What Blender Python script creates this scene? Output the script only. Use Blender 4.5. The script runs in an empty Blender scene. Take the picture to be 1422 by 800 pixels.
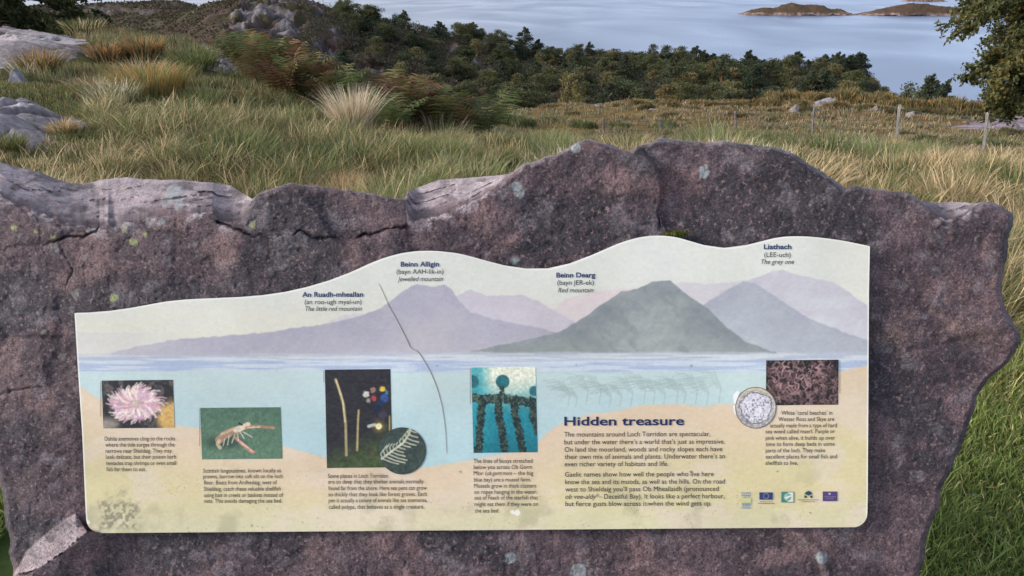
import bpy, math
import numpy as np
from mathutils import Vector

SC = bpy.context.scene
COL = SC.collection
R = math.radians
rng = np.random.default_rng(7)

# ------------------------------------------------------------------ camera, sky, sun, exposure
PW, PH, F = 1422.0, 800.0, 1074.0          # photograph size and focal length in its pixels
PITCH = R(21.4)
EYE = np.array([0.0, 0.0, 1.5])
cam_d = bpy.data.cameras.new('camera')
cam_d.sensor_width = 36.0
cam_d.lens = 36.0 * F / PW
cam_d.clip_start = 0.05
cam_d.clip_end = 60000
cam = bpy.data.objects.new('camera', cam_d)
COL.objects.link(cam)
cam.location = EYE
cam.rotation_euler = (math.pi / 2 - PITCH, 0, 0)
SC.camera = cam

SUN_EL, SUN_AZ = R(24), R(-105)             # azimuth measured from +Y (straight ahead) towards +X
W = bpy.data.worlds.new('World')
SC.world = W
W.use_nodes = True
wn = W.node_tree
sky = wn.nodes.new('ShaderNodeTexSky')
sky.sky_type = 'NISHITA'
sky.sun_disc = False
sky.sun_elevation = SUN_EL
sky.sun_rotation = SUN_AZ
sky.altitude = 60
sky.air_density = 1.0
sky.dust_density = 0.8
sky.ozone_density = 1.3
bg = wn.nodes['Background']
bg.inputs['Strength'].default_value = 0.15
# thin high cloud: the sky colour drawn towards its own grey, more where the cloud is thicker
bw = wn.nodes.new('ShaderNodeRGBToBW')
wn.links.new(sky.outputs['Color'], bw.inputs['Color'])
wtc = wn.nodes.new('ShaderNodeTexCoord')
wno = wn.nodes.new('ShaderNodeTexNoise')
wno.inputs['Scale'].default_value = 2.2; wno.inputs['Detail'].default_value = 6.0
wn.links.new(wtc.outputs['Generated'], wno.inputs['Vector'])
wmr = wn.nodes.new('ShaderNodeMapRange')
wmr.inputs['From Min'].default_value = 0.35; wmr.inputs['From Max'].default_value = 0.65
wmr.inputs['To Min'].default_value = 0.70; wmr.inputs['To Max'].default_value = 0.92
wn.links.new(wno.outputs['Fac'], wmr.inputs['Value'])
cl1 = wn.nodes.new('ShaderNodeVectorMath'); cl1.operation = 'MULTIPLY'
cl1.inputs[1].default_value = (1.04, 1.08, 1.20)
wn.links.new(bw.outputs['Val'], cl1.inputs[0])
wmx = wn.nodes.new('ShaderNodeMix'); wmx.data_type = 'RGBA'
wn.links.new(wmr.outputs['Result'], wmx.inputs[0])
wn.links.new(sky.outputs['Color'], wmx.inputs[6]); wn.links.new(cl1.outputs['Vector'], wmx.inputs[7])
# brighter cloud to the left where the sun sets, blue grey low sky elsewhere
wnm = wn.nodes.new('ShaderNodeVectorMath'); wnm.operation = 'DOT_PRODUCT'
wnm.inputs[1].default_value = (-0.90, 0.42, 0.05)
wn.links.new(wtc.outputs['Generated'], wnm.inputs[0])
wm2 = wn.nodes.new('ShaderNodeMapRange'); wm2.interpolation_type = 'SMOOTHSTEP'
wm2.inputs['From Min'].default_value = 0.05; wm2.inputs['From Max'].default_value = 0.80
wn.links.new(wnm.outputs['Value'], wm2.inputs['Value'])
wsp = wn.nodes.new('ShaderNodeSeparateXYZ'); wn.links.new(wtc.outputs['Generated'], wsp.inputs[0])
wm3 = wn.nodes.new('ShaderNodeMapRange'); wm3.interpolation_type = 'SMOOTHSTEP'
wm3.inputs['From Min'].default_value = 0.15; wm3.inputs['From Max'].default_value = 0.55
wn.links.new(wsp.outputs['Z'], wm3.inputs['Value'])
wmm = wn.nodes.new('ShaderNodeMath'); wmm.operation = 'MAXIMUM'
wn.links.new(wm2.outputs['Result'], wmm.inputs[0]); wn.links.new(wm3.outputs['Result'], wmm.inputs[1])
wt = wn.nodes.new('ShaderNodeMix'); wt.data_type = 'RGBA'
wt.inputs[6].default_value = (0.65, 0.73, 0.88, 1); wt.inputs[7].default_value = (1.05, 1.0, 0.98, 1)
wn.links.new(wmm.outputs[0], wt.inputs[0])
wml = wn.nodes.new('ShaderNodeVectorMath'); wml.operation = 'MULTIPLY'
wn.links.new(wmx.outputs[2], wml.inputs[0]); wn.links.new(wt.outputs[2], wml.inputs[1])
wn.links.new(wml.outputs['Vector'], bg.inputs['Color'])

sl = bpy.data.lights.new('sun', 'SUN')
sl.energy = 1.35
sl.angle = R(14)
sl.color = (1.0, 0.90, 0.74)
so = bpy.data.objects.new('sun', sl)
COL.objects.link(so)
sd = Vector((math.sin(SUN_AZ) * math.cos(SUN_EL), math.cos(SUN_AZ) * math.cos(SUN_EL), math.sin(SUN_EL)))
so.rotation_euler = sd.to_track_quat('Z', 'Y').to_euler()
so.location = (-20, 20, 30)

SC.view_settings.view_transform = 'Standard'
SC.view_settings.look = 'None'
SC.view_settings.exposure = 1.35
SC.view_settings.gamma = 1.0
SC.view_settings.use_curve_mapping = False
SC.render.engine = 'CYCLES'
SC.cycles.max_bounces = 6
SC.cycles.transparent_max_bounces = 4

# ------------------------------------------------------------------ small helpers
CF = np.array([0, math.cos(PITCH), -math.sin(PITCH)])
CU = np.array([0, math.sin(PITCH), math.cos(PITCH)])
CR = np.array([1.0, 0, 0])

def ray(px, py):
    px = np.asarray(px, float)[..., None]; py = np.asarray(py, float)[..., None]
    return CF + CR * (px - PW / 2) / F + CU * (PH / 2 - py) / F

def project(P):
    d = P - EYE
    z = np.maximum(d @ CF, 1e-6)
    return PW / 2 + F * (d @ CR) / z, PH / 2 - F * (d @ CU) / z

def hsh(ix, iy, seed):
    h = (ix.astype(np.int64) * 374761393 + iy.astype(np.int64) * 668265263 + seed * 1442695041) & 0xFFFFFFFF
    h = ((h ^ (h >> 13)) * 1274126177) & 0xFFFFFFFF
    h = ((h ^ (h >> 16)) * 2246822519) & 0xFFFFFFFF
    return ((h ^ (h >> 15)) & 0xFFFFFF) / float(0xFFFFFF)

def vnoise(x, y, seed=0):
    x, y = np.broadcast_arrays(np.asarray(x, float), np.asarray(y, float))
    ix = np.floor(x); iy = np.floor(y)
    fx = x - ix; fy = y - iy
    fx = fx * fx * fx * (fx * (fx * 6 - 15) + 10); fy = fy * fy * fy * (fy * (fy * 6 - 15) + 10)
    a = hsh(ix, iy, seed); b = hsh(ix + 1, iy, seed); c = hsh(ix, iy + 1, seed); d = hsh(ix + 1, iy + 1, seed)
    return (a + (b - a) * fx) * (1 - fy) + (c + (d - c) * fx) * fy

def fbm(x, y, octv=4, seed=0, gain=0.5):
    s = 0; a = 1.0; t = 0
    x = np.asarray(x, float); y = np.asarray(y, float)
    for i in range(octv):
        s = s + a * vnoise(x * 2 ** i + 17.3 * i, y * 2 ** i - 9.1 * i, seed + i * 31); t += a; a *= gain
    return s / t                                       # 0..1

def cells(x, y, seed=0):
    """nearest jittered cell: (distance, dx, dy, random id value), second distance"""
    x = np.asarray(x, float); y = np.asarray(y, float)
    ix = np.floor(x); iy = np.floor(y)
    best = np.full(x.shape, 9.0); sec = best.copy(); bx = np.zeros(x.shape); by = bx.copy(); bi = bx.copy()
    for ox in (-1, 0, 1):
        for oy in (-1, 0, 1):
            cx = ix + ox; cy = iy + oy
            jx = cx + hsh(cx, cy, seed); jy = cy + hsh(cx, cy, seed + 5)
            d = np.hypot(x - jx, y - jy)
            m = d < best
            sec = np.where(m, best, np.minimum(sec, d))
            bx = np.where(m, x - jx, bx); by = np.where(m, y - jy, by)
            bi = np.where(m, hsh(cx, cy, seed + 9), bi); best = np.where(m, d, best)
    return best, bx, by, bi, sec

def sstep(a, b, x):
    t = np.clip((np.asarray(x, float) - a) / (b - a), 0, 1)
    return t * t * (3 - 2 * t)

def lin(c):
    c = np.asarray(c, float)
    c = c / 255.0 if c.max() > 1.0 else c
    return np.where(c <= 0.04045, c / 12.92, ((np.maximum(c, 0) + 0.055) / 1.055) ** 2.4)

def segdist(x, y, pts):
    d = np.full(np.shape(x), 1e9)
    for (ax, ay), (bx, by) in zip(pts[:-1], pts[1:]):
        vx, vy = bx - ax, by - ay
        t = np.clip(((x - ax) * vx + (y - ay) * vy) / (vx * vx + vy * vy + 1e-9), 0, 1)
        d = np.minimum(d, np.hypot(x - ax - t * vx, y - ay - t * vy))
    return d

def inpoly(x, y, poly):
    ins = np.zeros(np.shape(x), bool)
    n = len(poly)
    for i in range(n):
        (x1, y1), (x2, y2) = poly[i], poly[(i + 1) % n]
        if y1 == y2: continue
        c = ((y1 > y) != (y2 > y)) & (x < (x2 - x1) * (y - y1) / (y2 - y1) + x1)
        ins ^= c
    return ins

def sdpoly(x, y, poly):
    """signed distance, positive inside"""
    d = segdist(x, y, list(poly) + [poly[0]])
    return np.where(inpoly(x, y, poly), d, -d)

def tag(o, label=None, cat=None, group=None, kind=None):
    if label: o['label'] = label
    if cat: o['category'] = cat
    if group: o['group'] = group
    if kind: o['kind'] = kind
    return o

def link(o, parent=None):
    COL.objects.link(o)
    if parent is not None:
        o.parent = parent
    return o

def empty(name, loc):
    o = bpy.data.objects.new(name, None)
    o.empty_display_size = 0.1
    o.location = loc
    return link(o)

def np_mesh(name, V, quads=None, tris=None, mats=(), col=None, smooth=False, fmat=None):
    V = np.asarray(V, np.float32).reshape(-1, 3)
    q = np.zeros((0, 4), np.int32) if quads is None else np.asarray(quads, np.int32).reshape(-1, 4)
    t = np.zeros((0, 3), np.int32) if tris is None else np.asarray(tris, np.int32).reshape(-1, 3)
    me = bpy.data.meshes.new(name)
    me.vertices.add(len(V)); me.vertices.foreach_set('co', V.ravel())
    li = np.concatenate([q.ravel(), t.ravel()])
    me.loops.add(len(li)); me.loops.foreach_set('vertex_index', li)
    ls = np.concatenate([np.arange(len(q)) * 4, len(q) * 4 + np.arange(len(t)) * 3]).astype(np.int32)
    me.polygons.add(len(ls)); me.polygons.foreach_set('loop_start', ls)
    if smooth:
        me.polygons.foreach_set('use_smooth', np.ones(len(ls), bool))
    for m in (mats if isinstance(mats, (list, tuple)) else [mats]):
        me.materials.append(m)
    if fmat is not None:
        me.polygons.foreach_set('material_index', np.asarray(fmat, np.int32))
    if col is not None:
        for nm, c in (col.items() if isinstance(col, dict) else [('Col', col)]):
            c = np.asarray(c, np.float32)
            if c.ndim == 1:
                a = me.attributes.new(nm, 'FLOAT', 'POINT'); a.data.foreach_set('value', c)
            else:
                a = me.color_attributes.new(nm, 'FLOAT_COLOR', 'POINT')
                a.data.foreach_set('color', np.concatenate([c, np.ones((len(c), 1), np.float32)], 1).ravel())
    me.update(calc_edges=True)
    return me

def mk(name, V, quads=None, tris=None, mats=(), col=None, smooth=False, parent=None, origin=None, fmat=None):
    """one mesh object from world-space vertices; its origin goes to the base centre (or 'origin')"""
    V = np.asarray(V, float).reshape(-1, 3)
    if parent is not None:
        base = np.array(parent.location)
        o = bpy.data.objects.new(name, np_mesh(name, V - base, quads, tris, mats, col, smooth, fmat))
        return link(o, parent)
    if origin is None:
        origin = np.array([(V[:, 0].min() + V[:, 0].max()) / 2, (V[:, 1].min() + V[:, 1].max()) / 2, V[:, 2].min()])
    o = bpy.data.objects.new(name, np_mesh(name, V - origin, quads, tris, mats, col, smooth, fmat))
    o.location = origin
    return link(o)

def gridq(nr, nc, off=0):
    i = np.arange(nr - 1)[:, None] * nc + np.arange(nc - 1)[None, :] + off
    return np.stack([i, i + 1, i + nc + 1, i + nc], -1).reshape(-1, 4)

def tube(pts, rad, seg=6):
    """verts, quads of a tapered tube along pts"""
    pts = np.asarray(pts, float); n = len(pts)
    rad = np.broadcast_to(np.asarray(rad, float), (n,))
    T = np.gradient(pts, axis=0); T /= np.linalg.norm(T, axis=1)[:, None] + 1e-12
    ref = np.where(np.abs(T[:, 2:3]) > 0.9, np.array([[1.0, 0, 0]]), np.array([[0, 0, 1.0]]))
    A = np.cross(T, ref); A /= np.linalg.norm(A, axis=1)[:, None] + 1e-12
    B = np.cross(T, A)
    an = np.linspace(0, 2 * math.pi, seg, endpoint=False)
    V = pts[:, None, :] + rad[:, None, None] * (A[:, None, :] * np.cos(an)[None, :, None] + B[:, None, :] * np.sin(an)[None, :, None])
    q = []
    for i in range(n - 1):
        for j in range(seg):
            q.append((i * seg + j, i * seg + (j + 1) % seg, (i + 1) * seg + (j + 1) % seg, (i + 1) * seg + j))
    return V.reshape(-1, 3), np.array(q)

class Acc:
    """collects pieces of ONE mesh"""
    def __init__(s): s.V = []; s.Q = []; s.T = []; s.C = []; s.n = 0; s.fm = []
    def add(s, V, q=None, t=None, c=None):
        V = np.asarray(V, float).reshape(-1, 3)
        if q is not None and len(q): s.Q.append(np.asarray(q) + s.n)
        if t is not None and len(t): s.T.append(np.asarray(t) + s.n)
        if c is not None: s.C.append(np.broadcast_to(np.asarray(c, float), (len(V), 3)))
        s.V.append(V); s.n += len(V)
    def get(s):
        return (np.concatenate(s.V), np.concatenate(s.Q) if s.Q else None, np.concatenate(s.T) if s.T else None,
                np.concatenate(s.C) if s.C else None)
    def build(s, name, mats, parent=None, origin=None, smooth=False):
        V, q, t, c = s.get()
        return mk(name, V, q, t, mats, c, smooth, parent, origin)

# ------------------------------------------------------------------ materials
def newmat(name):
    m = bpy.data.materials.new(name); m.use_nodes = True
    nt = m.node_tree
    return m, nt, nt.nodes['Principled BSDF']

def nd(nt, kind, **kw):
    n = nt.nodes.new(kind)
    for k, v in kw.items():
        if k.startswith('i_'):
            n.inputs[k[2:].replace('_', ' ')].default_value = v
        else:
            setattr(n, k, v)
    return n

def attr_mat(name, rough=0.85, spec=0.15, translucent=0.0, noise=None, bump=None, vary=False):
    m, nt, b = newmat(name)
    a = nd(nt, 'ShaderNodeAttribute', attribute_name='Col')
    c = a.outputs['Color']
    if noise:
        sc, lo, hi = noise
        tc = nd(nt, 'ShaderNodeTexCoord')
        n = nd(nt, 'ShaderNodeTexNoise', i_Scale=sc, i_Detail=6.0, i_Roughness=0.65)
        nt.links.new(tc.outputs['Object'], n.inputs['Vector'])
        mr = nd(nt, 'ShaderNodeMapRange')
        mr.inputs['From Min'].default_value = 0.3; mr.inputs['From Max'].default_value = 0.7
        mr.inputs['To Min'].default_value = lo; mr.inputs['To Max'].default_value = hi
        nt.links.new(n.outputs['Fac'], mr.inputs['Value'])
        mx = nd(nt, 'ShaderNodeVectorMath', operation='SCALE')
        nt.links.new(c, mx.inputs[0]); nt.links.new(mr.outputs['Result'], mx.inputs['Scale'])
        c = mx.outputs['Vector']
        if bump:
            bp = nd(nt, 'ShaderNodeBump', i_Strength=bump[0], i_Distance=bump[1])
            nt.links.new(n.outputs['Fac'], bp.inputs['Height']); nt.links.new(bp.outputs['Normal'], b.inputs['Normal'])
    if vary:                                              # every tree its own tint
        oi = nd(nt, 'ShaderNodeObjectInfo')
        vm = nd(nt, 'ShaderNodeMix', data_type='RGBA')
        vm.inputs[6].default_value = (0.66, 0.74, 0.78, 1); vm.inputs[7].default_value = (1.62, 1.40, 1.18, 1)
        nt.links.new(oi.outputs['Random'], vm.inputs[0])
        vx = nd(nt, 'ShaderNodeVectorMath', operation='MULTIPLY')
        nt.links.new(c, vx.inputs[0]); nt.links.new(vm.outputs[2], vx.inputs[1])
        c = vx.outputs['Vector']
    nt.links.new(c, b.inputs['Base Color'])
    b.inputs['Roughness'].default_value = rough
    b.inputs['Specular IOR Level'].default_value = spec
    if translucent:
        tr = nd(nt, 'ShaderNodeBsdfTranslucent'); nt.links.new(c, tr.inputs['Color'])
        ms = nd(nt, 'ShaderNodeMixShader', i_Fac=translucent)
        nt.links.new(b.outputs[0], ms.inputs[1]); nt.links.new(tr.outputs[0], ms.inputs[2])
        nt.links.new(ms.outputs[0], nt.nodes['Material Output'].inputs['Surface'])
    return m

M_grass = attr_mat('grass_blades', 0.6, 0.2, 0.35)
M_leaf = attr_mat('leaves', 0.6, 0.2, 0.38)
M_treeleaf = attr_mat('woodland_leaves', 0.6, 0.2, 0.38, vary=True)
M_bark = attr_mat('bark', 0.9, 0.1, 0, (9.0, 0.6, 1.3), (0.5, 0.02))
M_ground = attr_mat('ground_soil', 0.95, 0.05, 0, (3.0, 0.55, 1.4), (0.4, 0.05))
M_print = attr_mat('printed_board', 0.42, 0.35)
M_stone = attr_mat('field_stone', 0.9, 0.15, 0, (14.0, 0.55, 1.4), (0.8, 0.03))
M_wood = attr_mat('weathered_wood', 0.9, 0.1, 0, (12.0, 0.7, 1.25), (0.3, 0.01))
M_wire = attr_mat('galvanised_wire', 0.5, 0.4)

def water_mat():
    m, nt, b = newmat('loch_water')
    b.inputs['Base Color'].default_value = (0.05, 0.085, 0.16, 1)
    b.inputs['IOR'].default_value = 1.33
    b.inputs['Specular IOR Level'].default_value = 0.5
    tc = nd(nt, 'ShaderNodeTexCoord')
    mp = nd(nt, 'ShaderNodeMapping'); mp.inputs['Scale'].default_value = (0.0022, 0.0009, 1); mp.inputs['Rotation'].default_value = (0, 0, R(62))
    nt.links.new(tc.outputs['Object'], mp.inputs['Vector'])
    n = nd(nt, 'ShaderNodeTexNoise', i_Scale=3.0, i_Detail=3.0, i_Distortion=0.8)
    nt.links.new(mp.outputs['Vector'], n.inputs['Vector'])
    mr = nd(nt, 'ShaderNodeMapRange')
    mr.inputs['From Min'].default_value = 0.35; mr.inputs['From Max'].default_value = 0.65
    mr.inputs['To Min'].default_value = 0.27; mr.inputs['To Max'].default_value = 0.34
    nt.links.new(n.outputs['Fac'], mr.inputs['Value']); nt.links.new(mr.outputs['Result'], b.inputs['Roughness'])
    w = nd(nt, 'ShaderNodeTexNoise', i_Scale=0.05, i_Detail=3.0)
    nt.links.new(tc.outputs['Object'], w.inputs['Vector'])
    bp = nd(nt, 'ShaderNodeBump', i_Strength=0.08, i_Distance=0.3)
    nt.links.new(w.outputs['Fac'], bp.inputs['Height']); nt.links.new(bp.outputs['Normal'], b.inputs['Normal'])
    return m
M_water = water_mat()

def slab_mat():
    """purplish sandstone: crystals, dark grains, pink feldspar flecks; 'Col' carries broad staining, lichens and some painted light"""
    m, nt, b = newmat('purple_sandstone')
    tc = nd(nt, 'ShaderNodeTexCoord')
    a = nd(nt, 'ShaderNodeAttribute', attribute_name='Col')
    g = nd(nt, 'ShaderNodeAttribute', attribute_name='Grain')
    def noise(scale, detail, rough, lo, hi, fmin=0.3, fmax=0.7):
        n = nd(nt, 'ShaderNodeTexNoise', i_Scale=scale, i_Detail=detail, i_Roughness=rough)
        nt.links.new(tc.outputs['Object'], n.inputs['Vector'])
        mr = nd(nt, 'ShaderNodeMapRange')
        mr.inputs['From Min'].default_value = fmin; mr.inputs['From Max'].default_value = fmax
        mr.inputs['To Min'].default_value = lo; mr.inputs['To Max'].default_value = hi
        nt.links.new(n.outputs['Fac'], mr.inputs['Value'])
        return n, mr.outputs['Result']
    n1, f1 = noise(300, 4, 0.8, 0.05, 2.05)
    n2, f2 = noise(45, 6, 0.7, 0.6, 1.4)
    mu = nd(nt, 'ShaderNodeMath', operation='MULTIPLY')
    nt.links.new(f1, mu.inputs[0]); nt.links.new(f2, mu.inputs[1])
    mixg = nd(nt, 'ShaderNodeMix', data_type='FLOAT')
    mixg.inputs[2].default_value = 1.0
    nt.links.new(g.outputs['Fac'], mixg.inputs[0]); nt.links.new(mu.outputs[0], mixg.inputs[3])
    sc = nd(nt, 'ShaderNodeVectorMath', operation='SCALE')
    nt.links.new(a.outputs['Color'], sc.inputs[0]); nt.links.new(mixg.outputs[0], sc.inputs['Scale'])
    # pink flecks
    n3, f3 = noise(170, 3, 0.6, 0, 0.75, 0.57, 0.68)
    ff = nd(nt, 'ShaderNodeMath', operation='MULTIPLY')
    nt.links.new(f3, ff.inputs[0]); nt.links.new(g.outputs['Fac'], ff.inputs[1])
    mp = nd(nt, 'ShaderNodeMix', data_type='RGBA')
    mp.inputs[7].default_value = (0.24, 0.165, 0.165, 1)
    nt.links.new(ff.outputs[0], mp.inputs[0]); nt.links.new(sc.outputs['Vector'], mp.inputs[6])
    nt.links.new(mp.outputs[2], b.inputs['Base Color'])
    b.inputs['Roughness'].default_value = 0.72
    b.inputs['Specular IOR Level'].default_value = 0.3
    bp = nd(nt, 'ShaderNodeBump', i_Strength=0.7, i_Distance=0.003)
    ad = nd(nt, 'ShaderNodeMath', operation='ADD')
    nt.links.new(n1.outputs['Fac'], ad.inputs[0]); nt.links.new(n2.outputs['Fac'], ad.inputs[1])
    nt.links.new(ad.outputs[0], bp.inputs['Height']); nt.links.new(bp.outputs['Normal'], b.inputs['Normal'])
    return m
M_slab = slab_mat()
# ------------------------------------------------------------------ terrain: one sheet out to the far hills
WATER_Z = -45.0
class P:
    def __init__(s, y): s.y = y
def az_of(px, py=130.0): return math.atan2((px - PW / 2) / F, math.cos(PITCH) + math.sin(PITCH) * (PH / 2 - py) / F)
def z_on_ray(az, py, d):
    ry = math.cos(PITCH) + math.sin(PITCH) * (PH / 2 - py) / F
    rz = -math.sin(PITCH) + math.cos(PITCH) * (PH / 2 - py) / F
    return 1.5 + d * rz / (ry / math.cos(az))
COLS = [
 (-500, [(5, 0), (9, .1), (15, .2), (24, .3), (40, 0), (70, -4), (110, -9), (250, -14), (600, -8), (900, -55)]),
 (0,    [(5, 0), (7.4, P(216)), (10, P(156)), (15, P(98)), (24, P(46)), (29, P(40)), (36, -.6), (70, -6), (110, -12), (300, -16), (600, P(18)), (700, P(18)), (950, -60)]),
 (150,  [(5, 0), (7.2, P(232)), (10, P(160)), (15, P(104)), (24, P(56)), (28, P(52)), (36, -.8), (70, -7), (110, -14), (300, -18), (450, P(25)), (600, P(7)), (680, P(6)), (950, -60)]),
 (230,  [(5, 0), (7.2, P(236)), (10, P(168)), (15, P(108)), (24, P(58)), (27, P(55)), (36, -1.4), (70, -8), (110, -15), (250, -20), (450, P(22)), (600, P(1)), (680, P(0)), (950, -60)]),
 (300,  [(5, 0), (7.2, P(238)), (10, P(174)), (15, P(112)), (22, P(72)), (25, P(68)), (34, -2.2), (70, -9), (110, -16), (180, P(58)), (235, P(20)), (265, P(6)), (320, P(4)), (480, P(16)), (600, P(6)), (700, P(6)), (950, -60)]),
 (375,  [(5, 0), (7.2, P(240)), (10, P(180)), (15, P(124)), (19, P(104)), (27, -3.0), (70, -10), (110, -17), (170, P(64)), (200, P(50)), (225, P(12)), (255, P(-1)), (320, P(-1)), (500, -30), (900, -60)]),
 (430,  [(5, 0), (7.2, P(242)), (10, P(188)), (14, P(148)), (17, P(134)), (24, -3.2), (50, -8), (110, -18), (170, P(88)), (225, P(30)), (262, P(3)), (320, P(3)), (500, -40), (900, -60)]),
 (480,  [(5, 0), (7.2, P(244)), (10, P(194)), (14, P(160)), (17, P(148)), (24, -3.4), (50, -8), (110, -18.5), (175, P(104)), (230, P(48)), (275, P(17)), (320, P(17)), (480, -50), (900, -60)]),
 (540,  [(5, 0), (7, P(248)), (10, P(202)), (14, P(174)), (18, P(164)), (25, -3.7), (50, -8), (110, -19), (180, P(118)), (230, P(72)), (285, P(36)), (325, P(37)), (470, -52), (900, -60)]),
 (640,  [(5, -.05), (7, P(252)), (10, P(212)), (15, P(195)), (25, P(183)), (40, P(164)), (60, P(147)), (75, -11.5), (110, -19), (180, P(130)), (235, P(88)), (285, P(53)), (320, P(55)), (450, -52), (900, -60)]),
 (760,  [(5, -.06), (7, P(252)), (10, P(219)), (15, P(208)), (25, P(199)), (32, P(192)), (45, P(171)), (68, P(145)), (85, -14), (110, -20), (180, P(133)), (230, P(106)), (270, P(82)), (300, P(84)), (420, -52), (900, -60)]),
 (900,  [(5, -.06), (7, P(254)), (10, P(223)), (15, P(210)), (25, P(199)), (32, P(190)), (45, P(169)), (70, P(140)), (85, -14), (110, -20), (180, P(134)), (230, P(112)), (258, P(90)), (285, P(94)), (390, -52), (900, -60)]),
 (1050, [(5, -.06), (7, P(256)), (10, P(226)), (15, P(211)), (25, P(195)), (32, P(185)), (45, P(163)), (70, P(137)), (85, -14), (110, -21), (180, P(134)), (220, P(116)), (240, P(110)), (265, P(114)), (350, -52), (900, -60)]),
 (1150, [(5, -.05), (7, P(258)), (10, P(231)), (15, P(212)), (25, P(193)), (45, P(160)), (68, P(135)), (85, -14), (110, -21), (180, P(134)), (215, P(112)), (232, P(110)), (255, P(116)), (330, -52), (900, -60)]),
 (1230, [(5, -.05), (7, P(260)), (10, P(235)), (15, P(216)), (24, P(198)), (45, P(160)), (68, P(136)), (85, -14), (110, -21), (190, P(134)), (212, P(128)), (232, P(130)), (300, -52), (900, -60)]),
 (1300, [(5, -.05), (7, P(264)), (10, P(240)), (15, P(222)), (24, P(201)), (45, P(162)), (70, P(140)), (85, -12), (110, -19), (150, -27), (200, -40), (260, -55), (900, -60)]),
 (1422, [(5, -.05), (7, P(268)), (10, P(246)), (15, P(226)), (22, P(210)), (45, P(168)), (70, P(141)), (85, -12), (120, -26), (180, -48), (900, -60)]),
 (1900, [(5, -.05), (7, -.1), (15, -1.2), (24, -2.4), (45, -5), (70, -7.5), (120, -18), (180, -40), (260, -52), (900, -60)]),
]
LD = np.linspace(math.log(0.5), math.log(1600), 600)
tabs = []
azs = []
for px, prof in COLS:
    a = az_of(px); azs.append(a)
    ds = [0.3, 2.0] + [d for d, _ in prof] + [1700]
    zs = [0, 0] + [z_on_ray(a, v.y, d) if isinstance(v, P) else v for d, v in prof] + [-60]
    row = np.interp(LD, np.log(ds), zs)
    k = np.exp(-0.5 * (np.arange(-12, 13) / 3.6) ** 2); k /= k.sum()
    tabs.append(np.convolve(np.pad(row, 12, mode='edge'), k, 'valid'))
AZG = np.linspace(azs[0], azs[-1], 360)
TAB = np.stack([np.interp(AZG, azs, np.array(tabs)[:, j]) for j in range(len(LD))], 1)
k = np.exp(-0.5 * (np.arange(-14, 15) / 4.5) ** 2); k /= k.sum()
TAB = np.apply_along_axis(lambda c: np.convolve(np.pad(c, 14, mode='edge'), k, 'valid'), 0, TAB)

CRAGS = [
 [(306, 56), (316, 26), (330, 10), (352, 2), (384, -4), (418, 4), (430, 22), (424, 40), (404, 52), (372, 44), (350, 62), (326, 60)],
 [(424, 22), (428, -2), (450, 4), (456, 20), (440, 26)],
 [(436, 66), (444, 40), (468, 36), (482, 48), (470, 62), (462, 84), (450, 78)],
 [(500, 96), (506, 76), (524, 82), (540, 92), (534, 104), (516, 104)],
 [(616, 70), (634, 58), (656, 62), (664, 74), (640, 80)],
 [(650, 94), (660, 84), (682, 88), (680, 100)],
 [(110, 14), (150, 6), (180, 12), (220, 14), (215, 20), (160, 18), (120, 22)],
 [(556, 112), (566, 94), (580, 100), (574, 114)],
]
def crag_mask(px, py, d):
    m = np.zeros(np.shape(px))
    wob = (vnoise(px / 7, py / 7, 3) - .5) * 12
    for c in CRAGS:
        m = np.maximum(m, sstep(-3, 5, sdpoly(px + wob, py + wob * .6, c)))
    return m * (d > 120)

def ground_z(x, y, fine=True):
    x = np.asarray(x, float); y = np.asarray(y, float)
    d = np.maximum(np.hypot(x, y), 0.5)
    az = np.arctan2(x, y)
    fa = np.clip((az - AZG[0]) / (AZG[1] - AZG[0]), 0, len(AZG) - 1.001)
    fd = np.clip((np.log(d) - LD[0]) / (LD[1] - LD[0]), 0, len(LD) - 1.001)
    i = fa.astype(int); j = fd.astype(int); u = fa - i; v = fd - j
    z = (TAB[i, j] * (1 - u) + TAB[i + 1, j] * u) * (1 - v) + (TAB[i, j + 1] * (1 - u) + TAB[i + 1, j + 1] * u) * v
    back = sstep(R(60), R(110), np.abs(az))
    z = z * (1 - back) + (-0.015 * d) * back
    if fine:
        am = sstep(2.5, 6, d)
        z = z + am * 0.34 * (fbm(x / 1.5, y / 1.5, 3, 11) - .5)
        z = z + sstep(7, 10, d) * sstep(40, 26, d) * sstep(R(0), R(-12), az) * 0.55 * (fbm(x / 3.2, y / 3.2, 3, 15) - .5)
        z = z + sstep(14, 40, d) * 1.15 * (fbm(x / 5, y / 5, 3, 12) - .5)
        z = z + sstep(110, 190, d) * (5.0 * (fbm(x / 26, y / 26, 4, 13) - .5) + 1.5 * (fbm(x / 5, y / 5, 3, 14) - .5))
    return z

DM = np.exp(np.linspace(math.log(1.2), math.log(900), 1500))
def hit(px, py):
    """the point of the ground that a pixel of the photograph shows"""
    r = ray(px, py); hd = math.hypot(r[0], r[1])
    x = r[0] / hd * DM; y = r[1] / hd * DM; z = 1.5 + r[2] / hd * DM
    g = ground_z(x, y)
    b = np.nonzero(z <= g)[0]
    i = b[0] if len(b) else len(DM) - 1
    return np.array([x[i], y[i], g[i]])
def at_d(px, d):
    """ground point in the direction of a pixel column at a given distance"""
    a = az_of(px)
    x, y = d * math.sin(a), d * math.cos(a)
    return np.array([x, y, float(ground_z(np.array([x]), np.array([y]))[0])])

def G3(r, g, b): return np.array([r, g, b], float)
def mixc(a, b, t): t = np.asarray(t)[..., None]; return a * (1 - t) + b * t

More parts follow.
